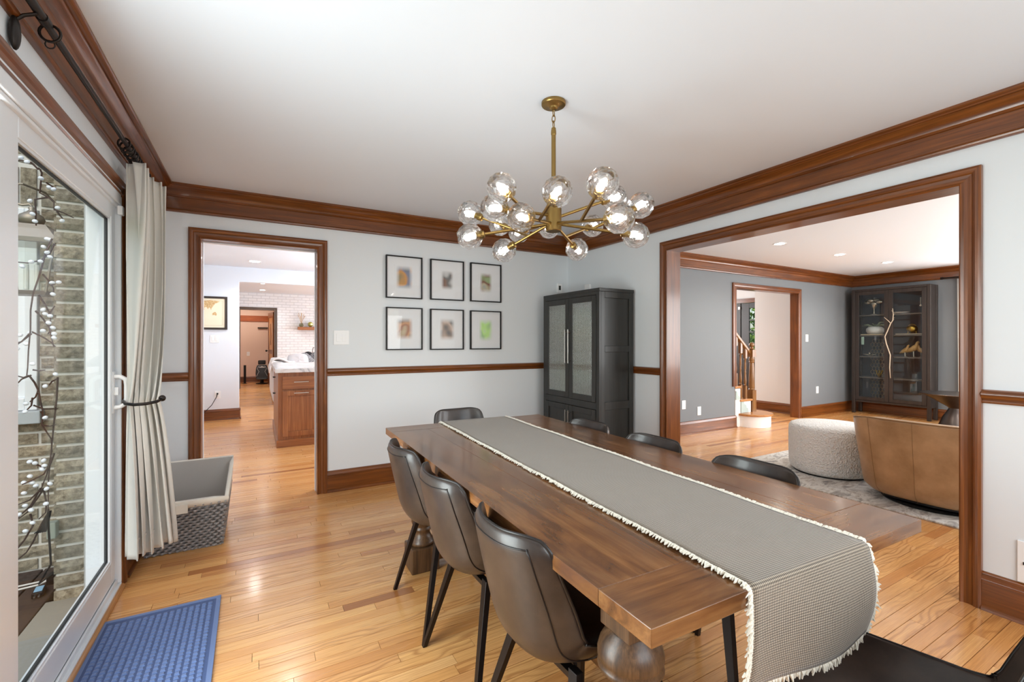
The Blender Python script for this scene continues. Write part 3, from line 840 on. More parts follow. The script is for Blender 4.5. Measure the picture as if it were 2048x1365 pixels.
# each strand: (x, z) points in metres, hanging in the plane y = 2.95
strands = [[(-0.904, 2.114), (-0.887, 2.058), (-0.894, 1.963), (-0.863, 1.944), (-0.839, 1.924), (-0.839, 1.888)],
    [(-0.894, 2.069), (-0.921, 2.099), (-0.958, 2.103), (-0.984, 2.094)],
    [(-0.933, 2.136), (-0.929, 2.121)],
    [(-0.839, 1.888), (-0.825, 1.862), (-0.814, 1.844)],
    [(-0.835, 1.884), (-0.804, 1.874), (-0.768, 1.855)],
    [(-0.863, 1.944), (-0.911, 1.93), (-0.908, 1.867), (-0.906, 1.832), (-0.901, 1.804)],
    [(-0.877, 2.02), (-0.856, 2.005), (-0.846, 1.992)],
    [(-0.842, 1.745), (-0.87, 1.666), (-0.88, 1.611), (-0.887, 1.563), (-0.904, 1.479), (-0.911, 1.404), (-0.914, 1.315), (-0.924, 1.221), (-0.928, 1.139), (-0.929, 1.1)],
    [(-0.842, 1.726), (-0.86, 1.683), (-0.891, 1.645), (-0.933, 1.627), (-0.977, 1.628)],
    [(-0.884, 1.58), (-0.865, 1.548), (-0.849, 1.515), (-0.846, 1.482)],
    [(-0.849, 1.525), (-0.832, 1.531)],
    [(-0.904, 1.404), (-0.884, 1.372), (-0.86, 1.327), (-0.849, 1.277), (-0.839, 1.235)],
    [(-0.899, 1.48), (-0.877, 1.429), (-0.86, 1.387), (-0.86, 1.334)],
    [(-0.86, 1.387), (-0.842, 1.43)],
    [(-0.856, 1.315), (-0.87, 1.296)],
    [(-0.914, 1.296), (-0.941, 1.268), (-0.964, 1.245)],
    [(-0.914, 1.305), (-0.874, 1.277), (-0.849, 1.254), (-0.835, 1.235)],
    [(-0.918, 1.296), (-0.948, 1.259), (-0.984, 1.245)],
    [(-0.929, 1.1), (-0.949, 1.091), (-0.974, 1.101)],
    [(-0.929, 1.1), (-0.964, 1.082), (-0.977, 1.064)],
    [(-0.929, 1.1), (-0.914, 1.066), (-0.901, 1.028), (-0.891, 0.973), (-0.88, 0.932), (-0.882, 0.866), (-0.867, 0.827), (-0.855, 0.792), (-0.855, 0.733), (-0.87, 0.628), (-0.891, 0.549)],
    [(-0.901, 1.028), (-0.914, 0.996), (-0.934, 0.974)],
    [(-0.914, 0.996), (-0.921, 0.959), (-0.938, 0.937)],
    [(-0.918, 0.959), (-0.884, 0.937), (-0.835, 0.934)],
    [(-0.88, 0.932), (-0.874, 0.908)],
    [(-0.88, 0.866), (-0.856, 0.857), (-0.835, 0.862)],
    [(-0.832, 1.089), (-0.839, 0.982), (-0.849, 0.863), (-0.856, 0.733), (-0.862, 0.603), (-0.863, 0.449)],
    [(-0.832, 1.082), (-0.856, 1.068), (-0.867, 1.05)],
    [(-0.914, 1.127), (-0.897, 1.122), (-0.874, 1.124)],
    [(-0.835, 0.731), (-0.849, 0.685), (-0.874, 0.634), (-0.908, 0.615), (-0.941, 0.601)],
    [(-0.87, 0.664), (-0.899, 0.68), (-0.928, 0.695)],
    [(-0.884, 0.564), (-0.924, 0.519), (-0.974, 0.5)],
    [(-0.884, 0.571), (-0.921, 0.491), (-0.958, 0.451), (-0.984, 0.41)],
    [(-0.884, 0.56), (-0.877, 0.487), (-0.88, 0.441), (-0.901, 0.416)],
    [(-0.918, 0.457), (-0.911, 0.4), (-0.941, 0.336), (-0.968, 0.295), (-0.977, 0.27), (-0.968, 0.244)],
    [(-0.874, 0.43), (-0.901, 0.374), (-0.924, 0.309), (-0.944, 0.267), (-0.968, 0.244)],
    [(-0.884, 0.56), (-0.908, 0.516), (-0.944, 0.453), (-0.971, 0.43)]]
twr = random.Random(9)
for st in strands:
    y0 = 2.95 + twr.uniform(-.03, .03)
    pts = [(x, y0 + .012 * math.sin(i), z) for i, (x, z) in enumerate(st)]
    n_ = len(pts)
    B().tube(pts, [.0042 - .0018 * i / max(1, n_ - 1) for i in range(n_)], 6).build('twig', M_twig, ga, smooth='auto')
buds = [(-0.95, 2.109), (-0.93, 2.094), (-0.883, 2.026), (-0.855, 1.988), (-0.84, 1.982), (-0.92, 1.915), (-0.911, 1.855), (-0.903, 1.822), (-0.826, 1.896), (-0.81, 1.836), (-0.862, 1.744), (-0.852, 1.741), (-0.874, 1.705), (-0.862, 1.681), (-0.852, 1.66), (-0.916, 1.631), (-0.884, 1.636), (-0.945, 1.608), (-0.845, 1.538), (-0.822, 1.542), (-0.842, 1.484), (-0.876, 1.409), (-0.869, 1.39), (-0.852, 1.381), (-0.857, 1.348), (-0.842, 1.325), (-0.876, 1.31), (-0.838, 1.296), (-0.838, 1.277), (-0.92, 1.3), (-0.953, 1.289), (-0.931, 1.249), (-0.963, 1.226), (-0.911, 1.156), (-0.974, 1.109), (-0.833, 1.104), (-0.968, 1.058), (-0.869, 1.049), (-0.933, 0.971), (-0.936, 0.934), (-0.869, 0.901), (-0.921, 0.7), (-0.903, 0.691), (-0.874, 0.699), (-0.871, 0.675), (-0.879, 0.659), (-0.92, 0.632), (-0.94, 0.605), (-0.913, 0.601), (-0.9, 0.585), (-0.852, 0.587), (-0.94, 0.557), (-0.864, 0.565), (-0.866, 0.495), (-0.936, 0.498), (-0.956, 0.46), (-0.916, 0.474), (-0.911, 0.414), (-0.935, 0.38), (-0.974, 0.395)]
bud0 = None
for i, (x, z) in enumerate(buds):
    if bud0 is None:
        bud0 = B().ball((0, 0, 0), .0108, .0108, .0085, 10, 6).build('bud', M_bud, ga, smooth=True, world=False); o = bud0
    else:
        o = bud0.copy(); COL.objects.link(o)
    o.location = Vector((x, 2.935, z)) - Vector(ga.location); o.rotation_euler = (R(twr.uniform(-40, 40)), R(twr.uniform(-40, 40)), twr.uniform(0, 3))
# plug adapter and cords on the deck
M_cordw = mat('white_cord', lin(214, 212, 206), .6)
ad = thing('power_adapter', 'small black adapter with a bright label on the deck', 'adapter', (-.99, 2.72, -.075))
c0 = Vector((-1.0, 3.30, ZD)); ad.location = c0
B().box(-.022, .022, -.045, .045, 0, .03).build('case', M_black, ad, bev=.004, world=False)
B().box(-.016, .016, -.034, .034, .03, .031).build('label_sticker', mat('blue_sticker', lin(150, 196, 226), .4), ad, world=False)
for sx in (-.008, .008): B().box(sx - .003, sx + .003, -.065, -.045, .012, .018).build('prong', M_chrome, ad, world=False)
ad.rotation_euler = (0, 0, R(8))
cb = B().tube([(-0.866, 2.96, 0.463), (-0.864, 2.96, 0.363), (-0.859, 2.96, 0.267), (-0.856, 2.96, 0.194), (-.97, 3.20, .02), (-.985, 3.42, ZD + .05)], .0045, 6)
cb.box(-1.002, -.968, 3.40, 3.47, ZD, ZD + .045)
tag(cb.build('black_plug_cable', M_black, smooth='auto'), 'black cord and plug block hanging from the twig garland', 'cable')
bd = B()
for q in range(7):
    o_ = .004 * (q - 3)
    bd.tube([(-0.861 + o_ * .4, 2.965, 0.451), (-0.885 + o_, 2.965, 0.365), (-0.895 + o_ * 1.6, 2.965, 0.353)], .003, 5)
tag(bd.build('cable_bundle', M_black, smooth='auto'), 'bundled slack of black cord below the twigs', 'cable')
wc = B().tube([(-1.40, 3.40, ZD + .006), (-1.20, 3.44, ZD + .006), (-1.04, 3.45, ZD + .008), (-1.004, 3.452, ZD + .02)], .005, 6)
tag(wc.build('white_cable', M_cordw, smooth='auto'), 'white extension cord lying nearer the house wall', 'cable')
wc = B().tube([(-1.40, 3.34, ZD + .006), (-1.20, 3.385, ZD + .006), (-1.04, 3.41, ZD + .008), (-1.004, 3.418, ZD + .02)], .005, 6)
tag(wc.build('white_cable', M_cordw, smooth='auto'), 'white extension cord lying nearer the adapter', 'cable')
bx = B().box(-.914, -.880, 3.10, 3.148, .27, .35)
tag(bx.build('outlet_box', mat('grey_outlet', lin(150, 158, 146), .6), bev=.004), 'grey-green outlet box on the brick pier', 'outlet')
# ground and greenery in the garden
M_grass = mat('lawn', lin(96, 128, 62), .95); n_ = N(M_grass); n_.color(n_.ramp(n_.noise(n_.coords(), 6, 5), [(.3, lin(70, 104, 44)), (.7, lin(124, 152, 78))]))
struct('ground', 'green lawn around the house', 'lawn', B().box(-30, 40, -30, 40, -.55, -.5), M_grass)
def leafy(name, label, base, h, rad, n, seed):
    r = random.Random(seed)
    t = thing(name, label, 'tree', base)
    B().tube([(0, 0, 0), (.05, .02, h * .35), (-.03, .05, h * .7)], [.12, .09, .04], 8).build('trunk', M_twig, t, smooth='auto', world=False)
    b = B()
    for _ in range(n):
        while True:
            p = Vector((r.uniform(-1, 1), r.uniform(-1, 1), r.uniform(-1, 1)))
            if p.length < 1: break
        c = Vector((p.x * rad, p.y * rad, h * .62 + p.z * h * .42))
        a = Vector((r.uniform(-1, 1), r.uniform(-1, 1), r.uniform(-1, 1))).normalized(); q = a.orthogonal().normalized(); s_ = r.uniform(.06, .13)
        b.add([c - a * s_, c + q * s_ * .5, c + a * s_, c - q * s_ * .5], [(0, 1, 2, 3)])
    m = mat('leaf_' + name, lin(110, 150, 60), .6); k = N(m); k.color(k.ramp(k.noise(k.coords(), 3, 4), [(.3, lin(70, 110, 36)), (.7, lin(158, 190, 86))]))
    b.build('foliage', m, t, world=False)['kind'] = 'stuff'
leafy('garden_tree', 'leafy tree seen through the front door glass', (11.6, 7.6, -.5), 4.2, 1.5, 2600, 1)
leafy('garden_tree', 'leafy tree beyond the porch deck', (-6.2, 2.0, -.5), 4.6, 1.8, 2400, 2)
leafy('garden_tree', 'leafy tree at the far side of the lawn', (-7.6, -3.2, -.5), 5.0, 2.0, 2400, 4)
# ------------------------------------------------------------------ dining table
W1, W2, W3 = lin(60, 33, 16), lin(132, 86, 48), lin(170, 122, 74)
def table_wood(name, axis, coat=.35):
    m = wood(name, W1, W2, W3, axis, .45, .25, coat, .16, .6)
    return m
M_tbY = table_wood('walnut_stain_y', 'Y'); M_tbX = table_wood('walnut_stain_x', 'X'); M_tbZ = wood('walnut_stain_z', lin(46, 30, 19), lin(92, 64, 40), lin(124, 92, 62), 'Z', .8, .42, .10, .45, .4)
TA = R(-1.4)
tb = thing('dining_table', 'long walnut-stained dining table with turned legs', 'table', (1.138, 1.588, 0), TA)
TX, TY, TZ, TT = .515, 1.035, .760, .036
bd_ = .145
pw_ = (2 * TX) / 5
for k in range(5):
    x0 = -TX + k * pw_
    B().box(x0 + .0003, x0 + pw_ - .0003, -TY + bd_ + .0005, TY - bd_ - .0005, TZ - TT, TZ - (.0002 if k % 2 else 0)).build('tabletop_plank', M_tbY, tb, bev=.0007, world=False)
for s in (-1, 1):
    B().box(-TX, TX, min(s * TY, s * (TY - bd_)), max(s * TY, s * (TY - bd_)), TZ - TT, TZ).build('breadboard_end', M_tbX, tb, bev=.0015, world=False)
legprof = [(.046, .592), (.050, .586), (.062, .574), (.072, .557), (.077, .538), (.0765, .525), (.072, .517), (.076, .511), (.077, .505), (.072, .497), (.060, .488), (.049, .477), (.042, .455), (.039, .400), (.041, .360), (.047, .320),
           (.055, .285), (.058, .262), (.054, .246), (.046, .236), (.046, .228), (.052, .222), (.050, .214), (.044, .205), (.045, .190), (.054, .172), (.066, .158), (.070, .148), (.068, .138), (.060, .132)]
for sx in (-1, 1):
    for sy in (-1, 1):
        cx, cy = sx * .355, sy * .865 + (.055 if sy < 0 else -.01)
        lg = B().lathe(legprof, (cx, cy, 0), 32).build('leg', M_tbZ, tb, smooth=True, world=False)
        B().box(cx - .078, cx + .078, cy - .078, cy + .078, 0, .133).build('foot_block', M_tbZ, lg, bev=.006, world=False)
        B().box(cx - .05, cx + .05, cy - .05, cy + .05, .590, .668).build('neck_block', M_tbZ, lg, bev=.003, world=False)
        sgn = -sy
        ys = [(-.075, .724), (-.075, .69), (-.05, .664), (.10, .664), (.15, .672), (.19, .69), (.215, .71), (.22, .724)]
        B().prism([(cy + sgn * a, z) for a, z in ys], 'x', cx - .045, cx + .045).build('corbel', M_tbY, lg, bev=.003, world=False)
for sy in (-1, 1):
    cy = sy * .865 + (.055 if sy < 0 else -.01)
    B().box(-.277, .277, cy - .03, cy + .03, .03, .115).build('stretcher', M_tbX, tb, bev=.004, world=False)
    for sx in (-1, 1):
        B().prism([(sx * .277, .115), (sx * .277, .19), (sx * .262, .185), (sx * .255, .165), (sx * .235, .16), (sx * .225, .14), (sx * .20, .135), (sx * .19, .115)], 'y', cy - .022, cy + .022).build('scroll_bracket', M_tbX, tb, bev=.003, world=False)
    B().box(-.42, .42, cy - .035, cy + .035, .672, .7235).build('cross_beam', M_tbX, tb, bev=.003, world=False)
B().box(-.03, .03, -.775, .82, .05, .11).build('long_stretcher', M_tbY, tb, bev=.004, world=False)

# ------------------------------------------------------------------ runner with fringe
def weave():
    m = mat('woven_runner', lin(170, 160, 146), .95, sheen=.3, spec=.15)
    n = N(m)
    uv = n.new('UVMap'); sp = n.new('SeparateXYZ'); n.link(uv.outputs['UV'], sp.inputs[0])
    k = 2 * math.pi / .0078
    a = n.math('SINE', n.math('MULTIPLY', n.math('ADD', sp.outputs[0], sp.outputs[1]), k * .72))
    b = n.math('SINE', n.math('MULTIPLY', n.math('SUBTRACT', sp.outputs[0], sp.outputs[1]), k * .72))
    hgt = n.math('MULTIPLY_ADD', n.math('MULTIPLY', a, b), .5, .5)
    c = n.ramp(hgt, [(.32, lin(66, 58, 52)), (.68, lin(164, 150, 132)), (1, lin(194, 181, 162))])
    big = n.noise(n.coords(), 14, 3)
    c = n.mix(n.math('MULTIPLY', big, .35), c, lin(150, 138, 124))
    n.color(c); n.bump(hgt, .7, .002)
    return m
M_run = weave(); M_fr = cloth('cream_fringe', lin(232, 226, 212), 300)
rn = thing('table_runner', 'woven grey-beige table runner with cream fringe', 'table runner', (1.145, 1.588, .762), R(-3.2))
RW = .215
def runner_pt(s, u):
    """s: arc length along the runner; u: across (m). local frame, z=0 at the table top"""
    L = 2.065; r = .012; drop = .205
    half = L / 2
    if s < 0: q = -s; side = -1
    elif s > L: q = s - L; side = 1
    else: return (u, s - half, .0025 + .0012 * math.sin(s * 13 + u * 9))
    base = side * half
    arc = r * math.pi / 2
    if q < arc:
        t = q / r; return (u, base + side * r * math.sin(t), .0025 - r * (1 - math.cos(t)))
    d = q - arc
    bulge = .012 * math.sin(min(1, d / drop) * math.pi) * (1 + .5 * math.sin(u * 9))
    return (u, base + side * (r + bulge + .012 * math.sin(u * 14 + 1) * d / drop), .0025 - r - d)
ARC = .012 * math.pi / 2
S0, S1 = -ARC - .205, 2.065 + ARC + .20
ss = [S0 + (-.0 - S0 - ARC) * k / 14 for k in range(14)] + [-ARC + ARC * k / 6 for k in range(6)] + [2.065 * k / 50 for k in range(51)] + [2.065 + ARC * k / 6 for k in range(1, 7)] + [2.065 + ARC + .20 * k / 10 for k in range(1, 11)]
NU = 22
me = bpy.data.meshes.new('cloth'); vs = []; uvs = []
for s in ss:
    for i in range(NU):
        u = -RW + 2 * RW * i / (NU - 1); vs.append(runner_pt(s, u)); uvs.append((u, s))
fs = [(j * NU + i, j * NU + i + 1, (j + 1) * NU + i + 1, (j + 1) * NU + i) for j in range(len(ss) - 1) for i in range(NU - 1)]
me.from_pydata(vs, [], fs); me.update()
ul = me.uv_layers.new(name='UVMap')
for lp in me.loops: ul.data[lp.index].uv = uvs[lp.vertex_index]
me.polygons.foreach_set('use_smooth', [True] * len(me.polygons)); me.materials.append(M_run)
o = bpy.data.objects.new('cloth', me); COL.objects.link(o); o.parent = rn
md = o.modifiers.new('thickness', 'SOLIDIFY'); md.thickness = .003; md.offset = 1
fr_ = B(); frr = random.Random(2)
def tassel(p, d, L, w):
    p = Vector(p); d = Vector(d).normalized(); n_ = d.orthogonal().normalized() * w; m_ = d.cross(n_).normalized() * w
    q = p + d * L * .55 + Vector((0, 0, .003)); e_ = p + d * L + Vector((frr.uniform(-.003, .003), frr.uniform(-.003, .003), frr.uniform(-.003, .001)))
    vs = []
    for c, k in ((p, 1), (q, 1.25), (e_, .5)):
        vs += [c + n_ * k, c + m_ * k, c - n_ * k, c - m_ * k]
    fs = [(i, (i + 1) % 4, 4 + (i + 1) % 4, 4 + i) for i in range(4)] + [(4 + i, 4 + (i + 1) % 4, 8 + (i + 1) % 4, 8 + i) for i in range(4)] + [(8, 9, 10, 11)]
    fr_.add(vs, fs)
s = S0
while s < S1:
    for sd_ in (-1, 1):
        p = Vector(runner_pt(s, sd_ * RW)); 
        tassel(p + Vector((0, 0, .002)) if 0 < s < 2.065 else p, (sd_, frr.uniform(-.35, .35), frr.uniform(-.08, .18) if 0 < s < 2.065 else frr.uniform(-.6, -.1)), frr.uniform(.012, .02), frr.uniform(.0022, .0034))
    s += .0042
u = -RW
while u < RW:
    for e_ in (S0, S1): tassel(runner_pt(e_, u), (frr.uniform(-.3, .3), frr.uniform(-.3, .3), -1), frr.uniform(.012, .02), .0028)
    u += .0045
fo = fr_.build('fringe', M_fr, rn, world=False); fo['kind'] = 'stuff'

# ------------------------------------------------------------------ dining chairs
M_lea = leather('dark_brown_leather', lin(40, 33, 30), lin(68, 56, 49), .36, 9)
M_leg = mat('gunmetal_leg', lin(40, 35, 34), .38, .75)
M_pip = mat('dark_piping', lin(30, 24, 22), .4)
CP = [(0, .232, .440), (.08, .222, .458), (.2, .15, .458), (.33, .03, .445), (.43, -.08, .436), (.50, -.145, .442), (.56, -.185, .468), (.62, -.206, .51), (.70, -.221, .575), (.80, -.238, .652), (.90, -.254, .725), (.96, -.264, .768), (1.0, -.272, .795)]
WD = [(0, .178), (.06, .205), (.2, .215), (.40, .214), (.52, .202), (.62, .206), (.74, .208), (.85, .198), (.93, .187), (.97, .178), (1.0, .158)]
RS = [(0, .012), (.1, .025), (.25, .05), (.42, .080), (.55, .100), (.68, .088), (.85, .066), (1.0, .055)]
def ip(tab, v, k=1):
    for a, b2 in zip(tab, tab[1:]):
        if v <= b2[0] + 1e-9:
            t = (v - a[0]) / (b2[0] - a[0]); return a[k] + (b2[k] - a[k]) * t
    return tab[-1][k]
def sm(tab, v, k=1):
    e_ = .025
    return (ip(tab, max(0, v - e_), k) + 2 * ip(tab, v, k) + ip(tab, min(1, v + e_), k)) / 4
def shell_pt(u, v, off=0.0):
    """u in -1..1 across, v in 0..1 seat front to back top; off = distance outward (below / behind)"""
    y, z = sm(CP, v, 1), sm(CP, v, 2)
    d = .02
    ty, tz = ip(CP, min(1, v + d), 1) - ip(CP, max(0, v - d), 1), ip(CP, min(1, v + d), 2) - ip(CP, max(0, v - d), 2)
    l = math.hypot(ty, tz); ty /= l; tz /= l
    ny, nz = tz, -ty                        # inner normal (up on the seat, forward on the back)
    if ny * .0 + nz < 0 and v < .4: ny, nz = -ny, -nz
    w_ = sm(WD, v) * .93; rs = sm(RS, v) * abs(u) ** 2.6
    x = u * w_
    k = rs - off
    corner = (.020 * abs(u) ** 5) if v > .93 else 0
    return (x, y + ny * k, z + nz * k - corner * (v - .93) / .07 if v > .93 else z + nz * k)
def chair(label, group):
    c = thing('dining_chair', label, 'chair', (0, 0, 0), 0, group)
    nu, nv = 21, 40
    T = .028
    b = B()
    inn = [shell_pt(-1 + 2 * i / (nu - 1), j / (nv - 1), 0) for j in range(nv) for i in range(nu)]
    def outp(u, v):
        e1 = min(1, (1 - abs(u)) * 7 + .25); e2 = min(1, (1 - v) * 14 + .25, v * 14 + .25)
        return shell_pt(u, v, T * (min(e1, e2)) ** .5)
    out = [outp(-1 + 2 * i / (nu - 1), j / (nv - 1)) for j in range(nv) for i in range(nu)]
    L = len(inn)
    fs = []
    for j in range(nv - 1):
        for i in range(nu - 1):
            a = j * nu + i
            fs.append((a, a + 1, a + nu + 1, a + nu)); fs.append((L + a, L + a + nu, L + a + nu + 1, L + a + 1))
    ring = [i for i in range(nu)] + [j * nu + nu - 1 for j in range(1, nv)] + [(nv - 1) * nu + i for i in range(nu - 2, -1, -1)] + [j * nu for j in range(nv - 2, 0, -1)]
    for q in range(len(ring)):
        a, b2 = ring[q], ring[(q + 1) % len(ring)]
        fs.append((a, L + a, L + b2, b2))
    b.add(inn + out, fs)
    sh = b.build('shell', M_lea, c, smooth=True, world=False, sub=1)
    # piping round the rim and the two seams down the outside of the back
    rim = []
    for q in ring[::1]:
        p = (Vector(inn[q]) + Vector(out[q])) / 2; rim.append(p)
    rim2 = [p for k, p in enumerate(rim)]
    B().tube(rim2, .0042, 6, closed=True).build('rim_piping', M_pip, sh, smooth=True, world=False)
    for s in (-1, 1):
        B().tube([outp(s * .82, .30 + .66 * k / 24) for k in range(25)], .0025, 5).build('back_seam', M_pip, sh, smooth=True, world=False)
    B().tube([outp(-.82 + 1.64 * k / 20, .955) for k in range(21)], .0020, 5).build('top_seam', M_pip, sh, smooth=True, world=False)
    for s in (-1, 1):
        B().tube([outp(s * .82 + s * .16 * k / 6, .44 - .03 * k / 6) for k in range(7)], .0016, 4).build('side_seam', M_pip, sh, smooth=True, world=False)
    for sx in (-1, 1):
        for sy in (-1, 1):
            top = Vector((sx * .135, (.135 if sy > 0 else -.105), .425)); bot = Vector((sx * .243, (.225 if sy > 0 else -.205), 0))
            lb = B()
            wx0, wy0, wx1, wy1 = .017, .011, .0125, .009
            lb.hexa([(bot.x - wx1 * .7, bot.y - wy1, 0), (bot.x + wx1 * .7, bot.y - wy1, 0), (bot.x - wx1 * .7, bot.y + wy1, 0), (bot.x + wx1 * .7, bot.y + wy1, 0),
                     (top.x - wx0, top.y - wy0, top.z), (top.x + wx0, top.y - wy0, top.z), (top.x - wx0, top.y + wy0, top.z), (top.x + wx0, top.y + wy0, top.z)])
            lb.build('leg', M_leg, c, bev=.0015, world=False)
    B().box(-.15, .15, .122, .148, .408, .424).box(-.15, .15, -.118, -.092, .400, .416).box(-.012, .012, -.092, .122, .404, .420).build('seat_frame', M_leg, c, world=False)
    return c
grp = 'dark leather dining chairs around the table'
ch0 = chair('dark leather chair on the patio side of the table, farthest from camera', grp)
ch0.location = (.812, 2.045, 0); ch0.rotation_euler = (0, 0, R(-91))
dup(ch0, (.808, 1.56, 0), R(-90), 'dark leather chair on the patio side of the table, middle of three', grp)
dup(ch0, (.808, 1.06, 0), R(-88.5), 'dark leather chair on the patio side of the table, nearest the camera', grp)
dup(ch0, (1.455, 2.065, 0), R(89), 'dark leather chair in front of the black glass-door cabinet', grp)
dup(ch0, (1.448, 1.565, 0), R(90), 'middle dark leather chair on the living room side of the table', grp)
dup(ch0, (1.442, 1.055, 0), R(90), 'dark leather chair on the living room side, nearest the armchair', grp)
dup(ch0, (1.205, 2.660, 0), R(181), 'dark leather chair at the far end below the framed pictures', grp)
dup(ch0, (1.205, .438, 0), R(6), 'dark leather head chair in the bottom corner under the hanging runner', grp)

# ------------------------------------------------------------------ chandelier
def crystal():
    m = bpy.data.materials.new('cut_crystal'); m.use_nodes = True
    t = m.node_tree; t.nodes.remove(t.nodes['Principled BSDF'])
    gl = t.nodes.new('ShaderNodeBsdfGlass'); gl.inputs['IOR'].default_value = 1.5; gl.inputs['Roughness'].default_value = 0.0
    gl.inputs['Color'].default_value = (1, 1, 1, 1)
    tr = t.nodes.new('ShaderNodeBsdfTransparent')
    mx = t.nodes.new('ShaderNodeMixShader'); mx.inputs[0].default_value = .62
    t.links.new(tr.outputs[0], mx.inputs[1]); t.links.new(gl.outputs[0], mx.inputs[2])
    t.links.new(mx.outputs[0], t.nodes['Material Output'].inputs['Surface'])
    return m
M_cry = crystal()
M_bulb = emit('warm_bulb', (1.0, .93, .84, 1), 210)
HX, HY = 1.215, 1.755
chd = thing('chandelier', 'brass branching chandelier with faceted crystal globes', 'chandelier', (HX, HY, HC))
B().lathe([(.012, -.034), (.020, -.030), (.022, -.024), (.028, -.020), (.054, -.016), (.057, -.012), (.057, -.0005)], (0, 0, 0), 32).build('canopy', M_brass, chd, smooth='auto', world=False)
def link(c, rx, rz, r, rot, name):
    pts = [(rx * math.cos(2 * math.pi * k / 16) * math.cos(rot), rx * math.cos(2 * math.pi * k / 16) * math.sin(rot), c + rz * math.sin(2 * math.pi * k / 16)) for k in range(16)]
    B().tube(pts, r, 6, closed=True).build(name, M_brass, chd, smooth=True, world=False)
link(-.048, .010, .018, .0024, .6, 'chain_link'); link(-.078, .008, .018, .0022, 2.1, 'chain_link'); link(-.104, .008, .017, .0022, .5, 'chain_link')
B().lathe([(.004, -.118), (.010, -.121), (.012, -.135), (.0125, -.150), (.0105, -.155)], (0, 0, 0), 16).build('rod_cap', M_brass, chd, smooth='auto', world=False)
B().cyl((0, 0, -.150), (0, 0, -.50), .0105, seg=16).build('rod', M_brass, chd, smooth='auto', world=False)
B().lathe([(.001, -.494), (.034, -.496), (.037, -.500), (.037, -.604), (.034, -.608), (.001, -.608)], (0, 0, 0), 32).build('hub', M_brass, chd, smooth='auto', world=False)
def faceted(r):
    b = B(); seg = 11
    lat = [R(-66), R(-40), R(-14), R(14), R(40), R(66)]
    vs = []; fs = []
    for j, la in enumerate(lat):
        for k in range(seg):
            a = 2 * math.pi * (k + .62 * j) / seg
            vs.append((r * math.cos(la) * math.cos(a), r * math.cos(la) * math.sin(a), r * math.sin(la) * 1.02))
    for j in range(len(lat) - 1):
        for k in range(seg):
            a0, a1 = j * seg + k, j * seg + (k + 1) % seg
            b0, b1 = a0 + seg, (j + 1) * seg + (k + 1) % seg
            fs += [(a0, a1, b0), (a1, b1, b0)]
    fs += [tuple(range(seg - 1, -1, -1)), tuple((len(lat) - 1) * seg + k for k in range(seg))]
    b.add(vs, fs)
    # hollow inside
    b2 = B().ball((0, 0, -.002), r * .52, seg=18, rings=10)
    me = b.mesh('globe'); m2 = b2.mesh('t')
    bm = bmesh.new(); bm.from_mesh(m2); bmesh.ops.reverse_faces(bm, faces=bm.faces)
    for f in bm.faces: f.smooth = True
    m2b = bpy.data.meshes.new('t2'); bm.to_mesh(m2b); bm.free()
    bm = bmesh.new(); bm.from_mesh(me); bm.from_mesh(m2b); bm.to_mesh(me); bm.free()
    me.materials.append(M_cry)
    return me
GR = .061
globe_me = faceted(GR)
bulb_me = B().lathe([(.001, -.020), (.007, -.019), (.009, -.012), (.009, .008), (.006, .017), (.001, .022)], (0, 0, 0), 12).mesh('bulb'); bulb_me.materials.append(M_bulb)
for p_ in bulb_me.polygons: p_.use_smooth = True
sock_me = B().lathe([(.010, -.070), (.017, -.066), (.018, -.046), (.014, -.044), (.013, -.020), (.009, -.019)], (0, 0, 0), 16).mesh('socket'); sock_me.materials.append(M_brass)
# globe centres relative to the ceiling point above the hub, paired as main arm and side branch
Gp = {1: (-.363, -.161, .045), 2: (-.322, -.020, .007), 3: (-.323, .231, .044), 4: (-.360, .156, -.086), 5: (-.263, -.146, -.055), 6: (-.075, .40, .060), 7: (.075, .45, .048), 8: (-.138, .235, -.114),
      9: (-.203, -.318, .009), 10: (.235, .385, .075), 11: (.270, .173, -.080), 12: (-.121, -.487, .003), 13: (.277, -.107, .121), 14: (.326, -.231, .058), 15: (.005, -.436, -.093), 16: (.307, -.220, -.080), 17: (.378, .175, .060)}
pairs = [(15, 12), (16, 14), (11, 17), (5, 9), (4, 3), (2, 1), (8, 6), (10, 7), (13, None)]
ZH = 1.83 - HC
def put(me, name, parent, loc, d):
    o = bpy.data.objects.new(name, me); COL.objects.link(o); o.parent = parent
    o.location = loc; o.rotation_mode = 'QUATERNION'; o.rotation_quaternion = Vector((0, 0, 1)).rotation_difference(d)
    return o
def arm(p0, g, nm):
    g = Vector(g); d = (g - p0).normalized()
    end = g - d * (GR + .006)
    a = B().cyl(p0, end, .0072, seg=12).build(nm, M_brass, chd, smooth='auto', world=False)
    put(sock_me, 'socket', a, g, d)
    gb = put(globe_me, 'globe', chd, g, d)
    bo = bpy.data.objects.new('bulb', bulb_me); COL.objects.link(bo); bo.parent = gb; bo.location = (0, 0, .0)
    return g, d
for a, b2 in pairs:
    ga_ = Vector(Gp[a]) + Vector((0, 0, ZH))
    hz = ZH + .02 * (1 if Gp[a][2] > 0 else -1)
    dirh = Vector((Gp[a][0], Gp[a][1], 0)).normalized()
    p0 = dirh * .034 + Vector((0, 0, hz))
    arm(p0, ga_, 'arm')
    if b2:
        mid = p0.lerp(ga_, .42)
        arm(mid, Vector(Gp[b2]) + Vector((0, 0, ZH)), 'branch_arm')

